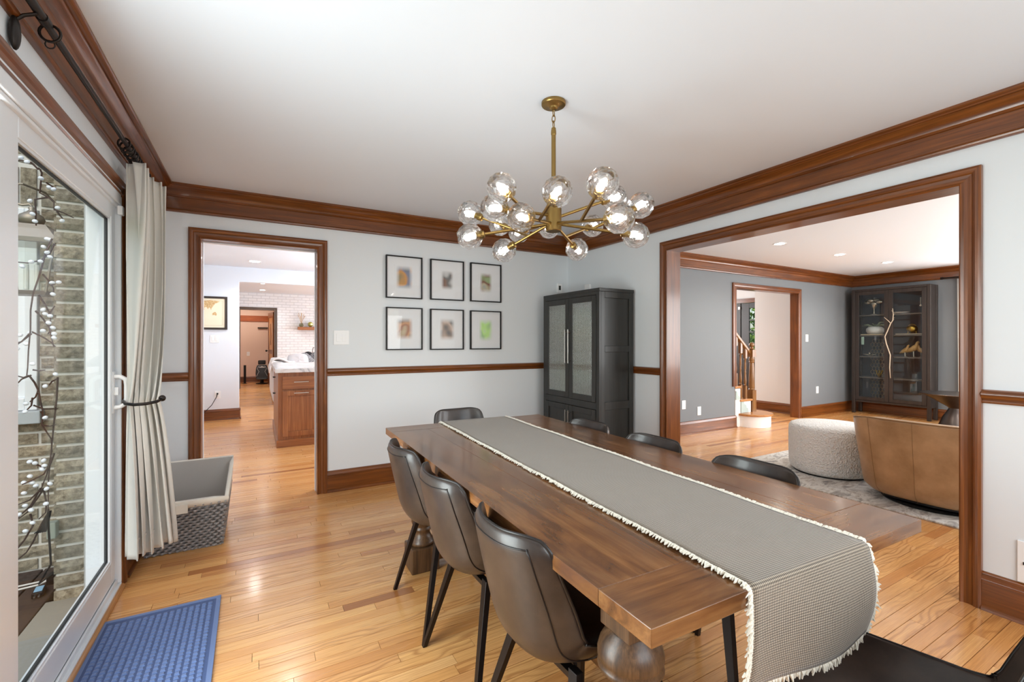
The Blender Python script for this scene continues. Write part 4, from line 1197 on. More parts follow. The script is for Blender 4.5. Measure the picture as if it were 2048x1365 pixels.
# ------------------------------------------------------------------ black cabinet with fluted glass doors
M_cab = wood('black_brown_wood', lin(28, 27, 25), lin(40, 39, 36), lin(50, 48, 44), 'Z', .8, .42, .1, .3, .1)
M_cabin = mat('cabinet_interior', lin(60, 58, 55), .6)
def fluted():
    m = bpy.data.materials.new('fluted_glass'); m.use_nodes = True
    t = m.node_tree; n = N(m); t.nodes.remove(t.nodes['Principled BSDF'])
    tc = n.coords((1, 1, 1)); sp = n.new('SeparateXYZ'); n.link(tc, sp.inputs[0])
    wv = n.math('ABSOLUTE', n.math('SINE', n.math('MULTIPLY', sp.outputs[1], math.pi / .0125)))
    bp = n.new('Bump'); bp.inputs['Strength'].default_value = .8; bp.inputs['Distance'].default_value = .004; n.link(wv, bp.inputs['Height'])
    gl = n.new('BsdfGlossy'); gl.inputs['Roughness'].default_value = .06; n.link(bp.outputs[0], gl.inputs['Normal'])
    df = n.new('BsdfTranslucent'); df.inputs['Color'].default_value = lin(226, 236, 230)
    d2 = n.new('BsdfDiffuse'); d2.inputs['Color'].default_value = lin(206, 214, 208); n.link(bp.outputs[0], d2.inputs['Normal'])
    tr = n.new('BsdfTransparent'); tr.inputs['Color'].default_value = (.85, .9, .87, 1)
    m1 = n.new('MixShader'); m1.inputs[0].default_value = .30; n.link(tr.outputs[0], m1.inputs[1]); n.link(d2.outputs[0], m1.inputs[2])
    m2 = n.new('MixShader'); m2.inputs[0].default_value = .42; n.link(m1.outputs[0], m2.inputs[1]); n.link(gl.outputs[0], m2.inputs[2])
    n.link(m2.outputs[0], t.nodes['Material Output'].inputs['Surface'])
    return m
M_flu = fluted()
cx0, cx1, cy0, cy1, ct = 2.556, 2.955, 3.008, 3.872, 1.722
cab = thing('display_cabinet', 'black cabinet with fluted glass doors in the dining corner', 'cabinet', ((cx0 + cx1) / 2, (cy0 + cy1) / 2, 0))
sx0 = cx0 + .02
B().box(sx0, cx1, cy0 + .012, cy0 + .03, .05, ct - .03).box(sx0, cx1, cy1 - .03, cy1 - .012, .05, ct - .03).box(cx1 - .012, cx1, cy0 + .03, cy1 - .03, .05, ct - .03).box(sx0, cx1 - .012, cy0 + .03, cy1 - .03, .04, .06).box(sx0, cx1 - .012, cy0 + .03, cy1 - .03, .70, .735).build('carcass', M_cab, cab)
B().box(cx0, cx1 + .005, cy0 - .002, cy1 + .002, ct - .03, ct).build('top', M_cab, cab, bev=.003)
B().box(sx0 - .0, cx1, cy0, cy1, 0, .05).build('plinth', M_cab, cab, bev=.003)
# face frame
ff = B().box(cx0, sx0, cy0, cy0 + .042, .05, ct - .03).box(cx0, sx0, cy1 - .042, cy1, .05, ct - .03).box(cx0, sx0, cy0 + .042, cy1 - .042, ct - .058, ct - .03).box(cx0, sx0, cy0 + .042, cy1 - .042, .665, .725).box(cx0, sx0, cy0 + .042, cy1 - .042, .05, .085)
ff.build('face_frame', M_cab, cab, bev=.002)
# side panels: stiles and rails with recessed fields
for ya, yb in ((cy0, cy0 + .012), (cy1 - .012, cy1)):
    B().box(sx0, sx0 + .045, ya, yb, .05, ct - .03).box(cx1 - .05, cx1, ya, yb, .05, ct - .03).box(sx0 + .045, cx1 - .05, ya, yb, ct - .085, ct - .03).box(sx0 + .045, cx1 - .05, ya, yb, 1.165, 1.22).box(sx0 + .045, cx1 - .05, ya, yb, .66, .73).box(sx0 + .045, cx1 - .05, ya, yb, .05, .13).build('side_panel', M_cab, cab, bev=.003)
ym = 3.438
for (ya, yb, hs) in ((cy0 + .045, ym - .002, 1), (ym + .002, cy1 - .045, -1)):
    f = .052; z0, z1 = .728, ct - .061
    dr = B().box(cx0 - .006, cx0 + .014, ya, ya + f, z0, z1).box(cx0 - .006, cx0 + .014, yb - f, yb, z0, z1).box(cx0 - .006, cx0 + .014, ya + f, yb - f, z0, z0 + f).box(cx0 - .006, cx0 + .014, ya + f, yb - f, z1 - f, z1).build('door', M_cab, cab, bev=.003)
    B().box(cx0 + .002, cx0 + .007, ya + f, yb - f, z0 + f, z1 - f).build('glass', M_flu, dr)
    hy_ = yb - .022 if hs > 0 else ya + .022
    B().cyl((cx0 - .032, hy_, 1.055), (cx0 - .032, hy_, 1.370), .006, seg=10).cyl((cx0 - .006, hy_, 1.08), (cx0 - .032, hy_, 1.08), .005, seg=8).cyl((cx0 - .006, hy_, 1.345), (cx0 - .032, hy_, 1.345), .005, seg=8).build('handle', M_chrome, dr, smooth='auto')
    z0, z1 = .088, .662
    dr = B().box(cx0 - .006, cx0 + .014, ya, ya + f, z0, z1).box(cx0 - .006, cx0 + .014, yb - f, yb, z0, z1).box(cx0 - .006, cx0 + .014, ya + f, yb - f, z0, z0 + f).box(cx0 - .006, cx0 + .014, ya + f, yb - f, z1 - f, z1).box(cx0 + .003, cx0 + .012, ya + f, yb - f, z0 + f, z1 - f).build('lower_door', M_cab, cab, bev=.003)
    B().cyl((cx0 - .03, hy_, .48), (cx0 - .03, hy_, .615), .005, seg=10).cyl((cx0 - .006, hy_, .50), (cx0 - .03, hy_, .50), .004, seg=8).cyl((cx0 - .006, hy_, .595), (cx0 - .03, hy_, .595), .004, seg=8).build('handle', M_chrome, dr, smooth='auto')
for zz in (.98, 1.22, 1.46):
    B().box(sx0 + .01, cx1 - .013, cy0 + .031, cy1 - .031, zz, zz + .018).build('shelf', M_cabin, cab)

# ------------------------------------------------------------------ six framed prints
def blur_print(name, stops, seed, scale=9):
    m = mat(name, lin(150, 140, 130), .5); n = N(m)
    v = n.coords((scale, scale, scale), loc=(seed * 3.7, seed, seed * 1.9))
    c = n.ramp(n.noise(v, 1.0, 1, .4), stops)
    tc = n.new('TexCoord'); sp = n.new('SeparateXYZ'); n.link(tc.outputs['Generated'], sp.inputs[0])
    e1 = n.ramp(n.math('ABSOLUTE', n.math('SUBTRACT', sp.outputs[0], .5)), [(.24, (1, 1, 1, 1)), (.46, (0, 0, 0, 1))])
    e2 = n.ramp(n.math('ABSOLUTE', n.math('SUBTRACT', sp.outputs[2], .5)), [(.26, (1, 1, 1, 1)), (.46, (0, 0, 0, 1))])
    n.color(n.mix(n.math('MULTIPLY', e1, e2), lin(234, 235, 237), c))
    return m
M_mat = mat('white_mount', lin(234, 235, 237), .6)
M_pgl = pane('picture_glass', (.99, .99, .99, 1), .5)
prints = [
    (0.992, 1.323, 1.645, 2.026, [(.32, lin(110, 120, 90)), (.48, lin(120, 126, 150)), (.58, lin(206, 146, 70)), (.75, lin(150, 130, 90))], 'blurred orange and blue print, top of the column nearest the doorway', .125, .175),
    (1.401, 1.737, 1.647, 2.026, [(.30, lin(196, 196, 196)), (.45, lin(120, 120, 118)), (.58, lin(140, 110, 96)), (.72, lin(90, 70, 62))], 'blurred grey and brown print in the top row, middle of three', .10, .15),
    (1.807, 2.144, 1.648, 2.027, [(.30, lin(150, 170, 190)), (.45, lin(190, 180, 150)), (.56, lin(126, 70, 52)), (.72, lin(150, 168, 120))], 'blurred print with dark red patches, top of the column nearest the cabinet', .11, .165),
    (0.994, 1.325, 1.181, 1.564, [(.30, lin(110, 96, 90)), (.46, lin(206, 160, 120)), (.58, lin(170, 120, 96)), (.75, lin(200, 190, 160))], 'blurred warm brown print in the bottom row, nearest the doorway', .125, .165),
    (1.400, 1.736, 1.179, 1.562, [(.32, lin(90, 92, 96)), (.46, lin(160, 140, 126)), (.58, lin(200, 176, 160)), (.75, lin(110, 108, 106))], 'blurred grey and beige print in the bottom row, middle of three', .125, .175),
    (1.806, 2.143, 1.179, 1.560, [(.30, lin(200, 224, 196)), (.48, lin(170, 210, 150)), (.60, lin(196, 240, 150)), (.75, lin(210, 226, 210))], 'blurred pale green print in the bottom row, nearest the cabinet', .12, .18)]
for k, (x0, x1, z0, z1, st, lab, pw2, ph2) in enumerate(prints):
    f = thing('framed_print', lab, 'picture', ((x0 + x1) / 2, YB, z0), 0, 'framed prints on the dining room wall')
    t = .010
    B().box(x0, x0 + t, YB - .026, YB - .0005, z0, z1).box(x1 - t, x1, YB - .026, YB - .0005, z0, z1).box(x0 + t, x1 - t, YB - .026, YB - .0005, z0, z0 + t).box(x0 + t, x1 - t, YB - .026, YB - .0005, z1 - t, z1).build('frame', M_black, f)
    B().box(x0 + t, x1 - t, YB - .012, YB - .008, z0 + t, z1 - t).build('mount', M_mat, f)
    xm, zm = (x0 + x1) / 2, (z0 + z1) / 2
    B().box(xm - pw2 * .68, xm + pw2 * .68, YB - .0135, YB - .0121, zm - ph2 * .66, zm + ph2 * .66).build('print', blur_print('print_%d' % k, st, k + 1), f)
    B().box(x0 + t, x1 - t, YB - .020, YB - .019, z0 + t, z1 - t).build('glazing', M_pgl, f)

# wall plates in the dining room
def plate(name, label, cat, axis, plane, sgn, a, z, w_, h_, kind='switch', n=1, group=None):
    r = thing(name, label, cat, (a, plane, z) if axis == 'x' else (plane, a, z), 0, group)
    def bx(u0, u1, d0, d1, z0, z1):
        lo, hi = sorted((plane + sgn * d0, plane + sgn * d1))
        return B().box(u0, u1, lo, hi, z0, z1) if axis == 'x' else B().box(lo, hi, u0, u1, z0, z1)
    bx(a - w_ / 2, a + w_ / 2, .0005, .006, z - h_ / 2, z + h_ / 2).build('plate', M_white, r, bev=.002)
    for i in range(n):
        u = a + (i - (n - 1) / 2) * .046
        if kind == 'switch':
            bx(u - .017, u + .017, .0062, .009, z - .034, z + .034).build('rocker', M_white, r, bev=.002)
        else:
            for dz_ in (-.02, .02): bx(u - .015, u + .015, .0062, .0075, z + dz_ - .014, z + dz_ + .014).build('socket_face', M_white, r, bev=.002)
            for dz_ in (-.02, .02):
                for du in (-.006, .006): bx(u + du - .0012, u + du + .0012, .0076, .0079, z + dz_ - .004, z + dz_ + .006).build('slot', M_dark, r)
    return r
plate('light_switch', 'white double switch between kitchen doorway and framed prints', 'light switch', 'x', YB, -1, .622, 1.291, .124, .120, 'switch', 2)
th = thing('thermostat', 'small white thermostat on the wall above the black cabinet', 'thermostat', (2.865, YB, 1.79))
B().box(2.835, 2.895, YB - .024, YB - .0005, 1.785, 1.885).build('body', M_white, th, bev=.004)
B().box(2.848, 2.876, YB - .0252, YB - .0241, 1.815, 1.862).build('screen', mat('grey_screen', lin(40, 44, 40), .3), th)
wb = thing('wall_sensor', 'small white box on the wall behind the cabinet top', 'sensor', (XR, 3.675, 1.75))
B().box(XR - .03, XR - .0005, 3.64, 3.715, 1.745, 1.845).build('body', M_white, wb, bev=.005)
B().box(XR - .032, XR - .03, 3.66, 3.695, 1.76, 1.80).build('face', M_vinyl, wb, bev=.001)
vt = thing('wall_vent', 'white wall vent above the baseboard at the frame edge', 'vent', (XR, .5, .178))
B().box(XR - .008, XR - .0005, .30, .655, .18, .365).build('plate', M_white, vt, bev=.002)
for k in range(7): B().box(XR - .012, XR - .0082, .325, .605, .198 + k * .022, .203 + k * .022).build('louvre', M_white, vt)
B().box(XR - .012, XR - .0082, .628, .636, .262, .274).build('lever', M_dark, vt)

# ------------------------------------------------------------------ woven basket
M_wick = mat('grey_wicker', lin(116, 112, 110), .55); n_ = N(M_wick)
n_.color(n_.ramp(n_.noise(n_.coords((1, 1, 40)), 14, 3), [(.35, lin(116, 112, 110)), (.65, lin(172, 170, 170))]))
M_line = cloth('grey_liner', lin(186, 180, 174), 400); M_band = cloth('cream_band', lin(228, 222, 210), 500)
bk = thing('woven_basket', 'grey woven laundry basket with a cream lined rim', 'basket', (-.375, 3.50, 0))
bx0, bx1, by0, by1, bh = -.558, -.192, 3.322, 3.72, .345
def bas(u, z, off=0.0):
    """u in 0..4 round the basket (front, right, back, left), slightly flared"""
    f = z / bh
    x0, x1, y0, y1 = bx0 - .02 * f * 0, bx1 + .038 * f, by0 - .05 * f, by1 + .03 * f
    k = int(u) % 4; t = u - int(u)
    if k == 0: return (x0 + (x1 - x0) * t, y0 - off, z)
    if k == 1: return (x1 + off, y0 + (y1 - y0) * t, z)
    if k == 2: return (x1 + (x0 - x1) * t, y1 + off, z)
    return (x0 - off, y1 + (y0 - y1) * t, z)
def rim_z(u):   # the long sides dip, ends rise toward the back
    return bh
wv = B(); rows = 17; cols = 20
for r_ in range(rows):
    z0 = .004 + r_ * (.285 / rows); z1 = z0 + .285 / rows - .0024; zm = (z0 + z1) / 2
    for side in range(4):
        nn = cols; vs = []; 
        for c_ in range(nn * 4 + 1):
            t = side + min(c_ / (nn * 4), .99999)
            o_ = .0085 * math.cos(2 * math.pi * (c_ / 8.0) + (math.pi if r_ % 2 else 0))
            vs += [bas(t, z0, o_), bas(t, zm, o_ + .0045), bas(t, z1, o_)]
        fs = []
        for c_ in range(nn * 4):
            a = c_ * 3
            fs += [(a, a + 3, a + 4, a + 1), (a + 1, a + 4, a + 5, a + 2)]
        wv.add(vs, fs)
o = wv.build('weave', M_wick, bk, smooth=True); o['kind'] = 'stuff'
inn = B()
def wall_in(z0, z1, off, name, m):
    b = B(); vs = []; us = [k + t for k in range(4) for t in (0, .5)]
    b.add([bas(u, z0, off) for u in us] + [bas(u, z1, off) for u in us], [(i, (i + 1) % 8, 8 + (i + 1) % 8, 8 + i) for i in range(8)])
    return b.build(name, m, bk, solid=.003)
wall_in(.003, .285, -.012, 'stake_wall', mat('dark_stakes', lin(86, 82, 80), .8))
B().add([bas(u, .006, -.012) for u in (0, 1, 2, 3)], [(0, 1, 2, 3)]).build('bottom', M_wick, bk, solid=.004)
# liner rises to the back: front rim low, back rim high
def rimpt(u, up, off):
    p = bas(u, .285, off); y = p[1]
    f = (y - (by0 - .04)) / ((by1 + .03) - (by0 - .04))
    q = bas(u, .285 + up * .03 + .115 * max(0, f) * up, off); return (q[0], q[1], .285 + up * (.028 + .14 * max(0, min(1, f))))
us = [k + t / 6 for k in range(4) for t in range(6)]; nn = len(us)
b = B().add([bas(u, .02, -.014) for u in us] + [rimpt(u, 1, -.012) for u in us], [(i, (i + 1) % nn, nn + (i + 1) % nn, nn + i) for i in range(nn)])
b.build('liner', M_line, bk, solid=.004)
b = B().add([bas(u, .272, .009) for u in us] + [bas(u, .300, .010) for u in us] + [rimpt(u, 1, .006) for u in us] + [rimpt(u, 1, -.014) for u in us], [(k * nn + i, k * nn + (i + 1) % nn, (k + 1) * nn + (i + 1) % nn, (k + 1) * nn + i) for k in range(3) for i in range(nn)])
b.build('rim_band', M_band, bk, smooth='auto', solid=.003)
B().box(-.47, -.355, by0 - .062, by0 - .050, .245, .300).build('handle_flap', M_band, bk, bev=.003)

# ------------------------------------------------------------------ blue door mat
M_blue = cloth('blue_mat', lin(98, 118, 162), 700, .95, .6); M_blue2 = cloth('blue_mat_groove', lin(58, 78, 124), 700, .95, .6)
mt = thing('door_mat', 'blue quilted rubber-backed door mat by the patio door', 'door mat', (-.372, 2.29, 0), R(.6))
B().box(-.222, .222, -.37, .358, 0, .006).build('mat_base', M_blue2, mt, bev=.002, world=False)
q_ = B(); cs = .0245
nx_, ny_ = int(.40 / cs), int(.68 / cs)
for i in range(nx_):
    for j in range(ny_):
        x_, y_ = -.198 + i * cs, -.345 + j * cs
        sk = .004 * (1 if (i + j) % 2 else -1)
        g_ = .0032; t_ = .0065
        q_.add([(x_ + g_, y_ + g_, .006), (x_ + cs - g_, y_ + g_ + sk * .4, .006), (x_ + cs - g_, y_ + cs - g_, .006), (x_ + g_, y_ + cs - g_ + sk * .4, .006),
                (x_ + t_, y_ + t_, .0105), (x_ + cs - t_, y_ + t_, .0105), (x_ + cs - t_, y_ + cs - t_, .0105), (x_ + t_, y_ + cs - t_, .0105)],
               [(0, 1, 5, 4), (1, 2, 6, 5), (2, 3, 7, 6), (3, 0, 4, 7), (4, 5, 6, 7)])
o = q_.build('raised_squares', M_blue, mt, world=False); o['kind'] = 'stuff'
B().box(-.222, -.204, -.37, .358, .006, .0085).box(.204, .222, -.37, .358, .006, .0085).box(-.204, .204, .338, .358, .006, .0085).box(-.204, .204, -.37, -.35, .006, .0085).build('border', M_blue, mt, world=False)
# ------------------------------------------------------------------ recessed ceiling lights
M_led = emit('led_disc', (1.0, .97, .92, 1), 22)
def downlight(label, x, y, z, watts, group, tint=(1, .97, .93), r=.055):
    t = thing('recessed_light', label, 'ceiling light', (x, y, z), 0, group)
    B().lathe([(r + .018, -.004), (r + .016, -.007), (r, -.005), (r, -.0006), (r + .018, -.0006)], (0, 0, 0), 28, caps=False).build('trim_ring', M_white, t, smooth='auto', world=False)
    B().lathe([(.001, -.004), (r, -.004), (r, -.001), (.001, -.001)], (0, 0, 0), 24).build('lens', M_led, t, world=False)
    l = bpy.data.lights.new('downlight_beam', 'SPOT'); l.energy = watts; l.spot_size = R(150); l.spot_blend = .6; l.color = tint; l.shadow_soft_size = .05
    o = bpy.data.objects.new('downlight_beam', l); COL.objects.link(o); o.parent = t; o.location = (0, 0, -.02)
gl = 'recessed lights in the living room ceiling'
downlight('recessed living room light nearest the wide opening', 5.455, 3.14, HL, 42, gl, (1, .92, .80))
downlight('recessed living room light, middle of the row', 6.846, 3.14, HL, 42, gl, (1, .92, .80))
downlight('recessed living room light nearest the tall display cabinet', 8.14, 3.10, HL, 42, gl, (1, .92, .80))
downlight('recessed living room light over the armchair', 5.455, .9, HL, 42, gl, (1, .92, .80))
downlight('recessed living room light over the middle of the rug', 6.846, .9, HL, 42, gl, (1, .92, .80))
gk = 'recessed lights beyond the kitchen doorway'
downlight('recessed kitchen ceiling light beyond the doorway', -.03, 7.85, HK, 40, gk, r=.07)
downlight('recessed kitchen ceiling light just inside the doorway', .3, 5.3, HK, 30, gk)
downlight('recessed family room light nearest the dropped beam', .12, 11.66, HF, 45, gk, r=.06)
downlight('recessed family room light nearest the brick wall', .124, 13.16, HF, 35, gk, r=.06)
downlight('recessed family room light over the sofa', 2.4, 11.6, HF, 45, gk)
hl = thing('hall_light', 'white flush ceiling light above the stairs', 'ceiling light', (7.2, 5.5, HL))
B().lathe([(.001, -.07), (.09, -.06), (.13, -.035), (.14, -.0006), (.001, -.0006)], (0, 0, 0), 28).build('shade', emit('flush_shade', (1, .95, .88, 1), 9), hl, smooth='auto', world=False)
dl_ = thing('den_light', 'warm flush light on the ceiling of the peach room', 'ceiling light', (-.3, 15.0, 2.45))
B().lathe([(.001, -.07), (.09, -.06), (.14, -.035), (.15, -.0006), (.001, -.0006)], (0, 0, 0), 24).build('shade', emit('warm_shade', (1, .84, .70, 1), 70), dl_, smooth='auto', world=False)

# ------------------------------------------------------------------ staircase
M_tread = wood('oak_tread', lin(140, 86, 40), lin(186, 128, 70), lin(206, 150, 92), 'Y', 1, .3, .3, .3, .1)
M_oakZ = wood('oak_turned', lin(92, 58, 26), lin(140, 96, 50), lin(168, 122, 72), 'Z', 1, .3, .3, .3, .2)
M_riser = mat('white_riser', lin(238, 238, 236), .5)
M_scroll = mat('pale_green_scroll', lin(176, 192, 188), .6)
stc = thing('staircase', 'oak staircase with white risers beyond the grey wall', 'staircase', (6.3, 4.6, 0))
def bull(grow, z0, z1):
    cx, cy, r = 6.47, 4.16, .27 + grow
    pts = [(cx + r * math.cos(R(a)), cy + r * math.sin(R(a))) for a in range(180, 361, 10)]
    return B().prism(pts + [(cx + r, 5.2), (cx - r, 5.2)], 'z', z0, z1)
bull(0, 0.0005, .165).build('riser', M_riser, stc, smooth='auto')
bull(.03, .165, .195).build('tread', M_tread, stc, smooth='auto', bev=.008)
for k in range(1, 11):
    zt = .195 + .2 * k
    x1 = 6.47 - .26 * (k - 1) + .03; x0 = x1 - .30
    ya = 4.155 if k <= 1 else 4.275
    if k == 2:
        B().box(6.095, x1, 4.152, 4.275, zt - .03, zt).build('tread', M_tread, stc, bev=.006)
    B().box(x0, x1, ya - (.02 if k == 1 else 0), 5.2, zt - .03, zt).build('tread', M_tread, stc, bev=.006)
    B().box(x0, x1 - .03, ya, 5.2, zt - .2, zt - .0305).build('riser', M_riser, stc)
B().box(6.095, 6.21, 4.152, 4.27, 0.0, .56).build('stringer', M_riser, stc)
B().prism([(6.22, .20), (6.40, .20), (6.385, .26), (6.35, .27), (6.34, .31), (6.30, .325), (6.285, .36), (6.22, .36)], 'y', 4.142, 4.1515).build('scroll', M_scroll, stc)
B().prism([(6.10, .40), (6.20, .40), (6.185, .45), (6.15, .46), (6.14, .50), (6.11, .53), (6.10, .53)], 'y', 4.142, 4.1515).build('scroll', M_scroll, stc)
def baluster(x, y, z0, z1, name='baluster'):
    h = z1 - z0; b = B().box(x - .02, x + .02, y - .02, y + .02, z0, z0 + h * .26).box(x - .02, x + .02, y - .02, y + .02, z1 - h * .18, z1 + .03)
    pr = [(.012, .26), (.019, .275), (.013, .29), (.018, .31), (.020, .36), (.016, .44), (.012, .52), (.015, .55), (.011, .57), (.016, .62), (.014, .72), (.012, .78), (.018, .80), (.013, .82)]
    b.lathe([(r, z0 + h * t) for r, t in pr], (x, y, 0), 14)
    b.build(name, M_oakZ, stc, smooth='auto')
def rail_z(x): return 1.055 + (6.53 - x) * .83
for k, x in enumerate((6.40, 6.285)): baluster(x, 4.20, .395, rail_z(x) - .03)
for k, x in enumerate((6.17,)): baluster(x, 4.20, .595, rail_z(x) - .03)
nw = B().box(6.485, 6.575, 4.135, 4.225, .195, .52).box(6.488, 6.572, 4.138, 4.222, 1.02, 1.13)
nw.lathe([(.036, .52), (.045, .53), (.038, .545), (.042, .56), (.040, .70), (.034, .86), (.030, .93), (.040, .945), (.034, .96), (.040, .98), (.036, 1.02)], (6.53, 4.18, 0), 20)
nw.lathe([(.020, 1.13), (.040, 1.14), (.024, 1.155), (.022, 1.17), (.036, 1.185), (.040, 1.205), (.034, 1.225), (.016, 1.238), (.002, 1.242)], (6.53, 4.18, 0), 20)
nw.build('newel_post', M_oakZ, stc, smooth='auto')
hr = B(); pa, pb = (6.50, rail_z(6.50)), (6.10, rail_z(6.10))
hr.prism([(pa[0], pa[1] - .03), (pa[0], pa[1] + .035), (pb[0], pb[1] + .035), (pb[0], pb[1] - .03)], 'y', 4.17, 4.232)
hr.build('handrail', M_oakZ, stc, bev=.012)

# dark front door seen through the stair doorway
M_door = mat('near_black_door', lin(52, 45, 42), .4)
ed = thing('door_6', 'near-black front door with glass lights past the stairs', 'door', (8.98, 5.85, 0), kind='structure')
leaf = B().box(8.97, 9.01, 5.11, 5.21, 0, 2.06).box(8.97, 9.01, 5.80, 5.975, 0, 2.06).box(8.97, 9.01, 5.21, 5.80, 1.95, 2.06).box(8.97, 9.01, 5.21, 5.80, 0, .98).build('leaf', M_door, ed, bev=.004)
for zz in (1.205, 1.45, 1.70): B().box(8.972, 9.008, 5.21, 5.80, zz - .012, zz + .012).build('muntin', M_door, leaf)
for yy_ in (5.40, 5.60): B().box(8.972, 9.008, yy_ - .012, yy_ + .012, .98, 1.95).build('muntin', M_door, leaf)
B().box(8.989, 8.992, 5.21, 5.80, .98, 1.95).build('pane', M_glass, leaf)
B().box(8.965, 8.97, 5.27, 5.50, .2, .85).box(8.965, 8.97, 5.56, 5.74, .2, .85).build('raised_panel', M_door, leaf, bev=.003)
B().box(8.955, 9.03, 5.98, 6.05, 0, 2.06).build('post', M_door, ed, bev=.004)
sl_ = B().box(8.97, 9.01, 6.055, 6.60, 0, 2.06).build('side_leaf', M_door, ed)
B().cyl((8.93, 5.92, 1.0), (8.97, 5.92, 1.0), .012).ball((8.92, 5.92, 1.0), .026).build('knob', M_brass, leaf, smooth='auto')
B().box(8.94, 8.97, 5.985, 6.03, 1.93, 1.99).build('sensor', M_white, ed)
struct('trim_16', 'orange-brown wood head trim over the dark front door', 'trim', B().box(8.915, 8.949, 5.062, 6.72, 2.062, 2.15), M_trY)

# wall plates in the living room
go = 'white plates on the grey wall'
plate('wall_outlet', 'white blank plate on the grey wall nearest the wide opening', 'outlet', 'x', YG, -1, 4.985, .405, .072, .118, 'switch', 1, go)
plate('wall_outlet', 'white cable plate low on the grey wall before the stairs', 'outlet', 'x', YG, -1, 5.295, .300, .072, .118, 'switch', 1, go)
plate('light_switch', 'white switch on the grey wall past the stair doorway', 'light switch', 'x', YG, -1, 7.985, 1.31, .08, .12, 'switch', 1, go)
plate('wall_outlet', 'white outlet low on the grey wall past the stair doorway', 'outlet', 'x', YG, -1, 8.31, .43, .075, .118, 'outlet', 1, go)

# ------------------------------------------------------------------ rug, armchair, ottoman
def rugmat():
    m = mat('marbled_rug', lin(176, 172, 166), .95, sheen=.3, spec=.1); n = N(m)
    v = n.coords((1, 2.6, 1), rot=(0, 0, R(20)))
    a = n.noise(v, 3.2, 8, .65, 1.6); b = n.noise(n.coords((1, 1, 1)), 1.1, 3)
    c = n.ramp(a, [(.30, lin(80, 78, 86)), (.41, lin(160, 152, 142)), (.50, lin(216, 212, 204)), (.60, lin(170, 158, 144)), (.72, lin(100, 96, 102))])
    n.color(c); n.bump(n.noise(n.coords(), 300, 2), .5, .003)
    return m
tag(B().box(4.09, 7.3, .15, 2.955, .0005, .013).build('area_rug', rugmat(), bev=.004), 'grey marbled area rug in the living room', 'rug')
M_tan = leather('tan_leather', lin(146, 112, 76), lin(182, 146, 108), .42, 5)
M_tanp = mat('tan_piping', lin(140, 106, 70), .5)
ac = thing('armchair', 'tan leather barrel swivel chair seen from behind', 'armchair', (4.60, 1.44, .013))
def barrel(a, f, off=0.0):
    """a: angle from the back (radians), f: 0 bottom .. 1 top"""
    rx, ry = .455 - off, .47 - off
    tap = .86 + .16 * f ** .8
    p = 3.0
    c, s = math.cos(a), math.sin(a)
    k = (abs(c) ** p + abs(s) ** p) ** (-1 / p)
    zt = .655 - .20 * min(1, max(0, abs(a) - R(30)) / R(110)) ** 1.3
    z = .055 + (zt - .055) * f
    rb = 1 - .10 * max(0, 1 - f * 9) ** 2
    return (-rx * tap * k * c * rb, ry * tap * k * s * rb, z)
AM = R(138)
nA, nF = 57, 12
outer = [barrel(-AM + 2 * AM * i / (nA - 1), j / (nF - 1)) for j in range(nF) for i in range(nA)]
inner = [barrel(-AM + 2 * AM * i / (nA - 1), j / (nF - 1), .11) for j in range(nF) for i in range(nA)]
L = len(outer); fs = []
for j in range(nF - 1):
    for i in range(nA - 1):
        a = j * nA + i
        fs += [(a, a + 1, a + nA + 1, a + nA), (L + a, L + a + nA, L + a + nA + 1, L + a + 1)]
t0 = (nF - 1) * nA
for i in range(nA - 1): fs += [(t0 + i, t0 + i + 1, L + t0 + i + 1, L + t0 + i), (i, L + i, L + i + 1, i + 1)]
for j in range(nF - 1):
    for e_ in (0, nA - 1): a = j * nA + e_; fs.append((a, a + nA, L + a + nA, L + a))
sh = B().add(outer + inner, fs).build('shell', M_tan, ac, smooth='auto', bev=.014, world=False)
for a in (R(-72), R(-33), R(-1), R(32), R(72)):
    B().tube([barrel(a, j / 20, -.0005) for j in range(21)], .0016, 5).build('seam', M_tanp, sh, smooth=True, world=False)
B().tube([barrel(-AM + 2 * AM * i / 56, 1.0, .004) for i in range(57)], .0045, 6).build('top_piping', M_tanp, sh, smooth=True, world=False)
def sup(rx, ry, z0, z1, cx=0.0):
    pts = []
    for k in range(40):
        a = 2 * math.pi * k / 40; c, s = math.cos(a), math.sin(a); q = (abs(c) ** 3 + abs(s) ** 3) ** (-1 / 3)
        pts.append((cx + rx * q * c, ry * q * s))
    return B().prism(pts, 'z', z0, z1)
sup(.36, .345, .08, .40, .03).build('seat_cushion', M_tan, ac, smooth='auto', bev=.03, world=False)
sup(.34, .34, .035, .08, .02).build('under_frame', M_black, ac, smooth='auto', world=False)
B().lathe([(.33, 0), (.34, .010), (.33, .022), (.05, .03), (.05, .05)], (0, 0, 0), 40).build('swivel_base', M_black, ac, smooth='auto', world=False)
def boucle():
    m = mat('white_boucle', lin(234, 232, 228), .95, sheen=.4, spec=.1); n = N(m)
    v = n.coords()
    vo = n.new('TexVoronoi'); n.link(v, vo.inputs['Vector']); vo.inputs['Scale'].default_value = 75
    n.bump(n.math('ADD', vo.outputs['Distance'], n.noise(v, 40, 3)), 1.0, .012)
    return m
ot = thing('ottoman', 'round white boucle ottoman beside the armchair', 'ottoman', (4.785, 2.275, .013))
B().lathe([(.30, .012), (.325, .03), (.338, .07), (.342, .20), (.342, .36), (.338, .42), (.325, .445), (.30, .456), (.15, .462), (.001, .463)], (0, 0, 0), 56).build('cover', boucle(), ot, smooth=True, world=False)
B().lathe([(.001, 0), (.30, 0), (.30, .014), (.001, .014)], (0, 0, 0), 40).build('base', M_black, ot, world=False)

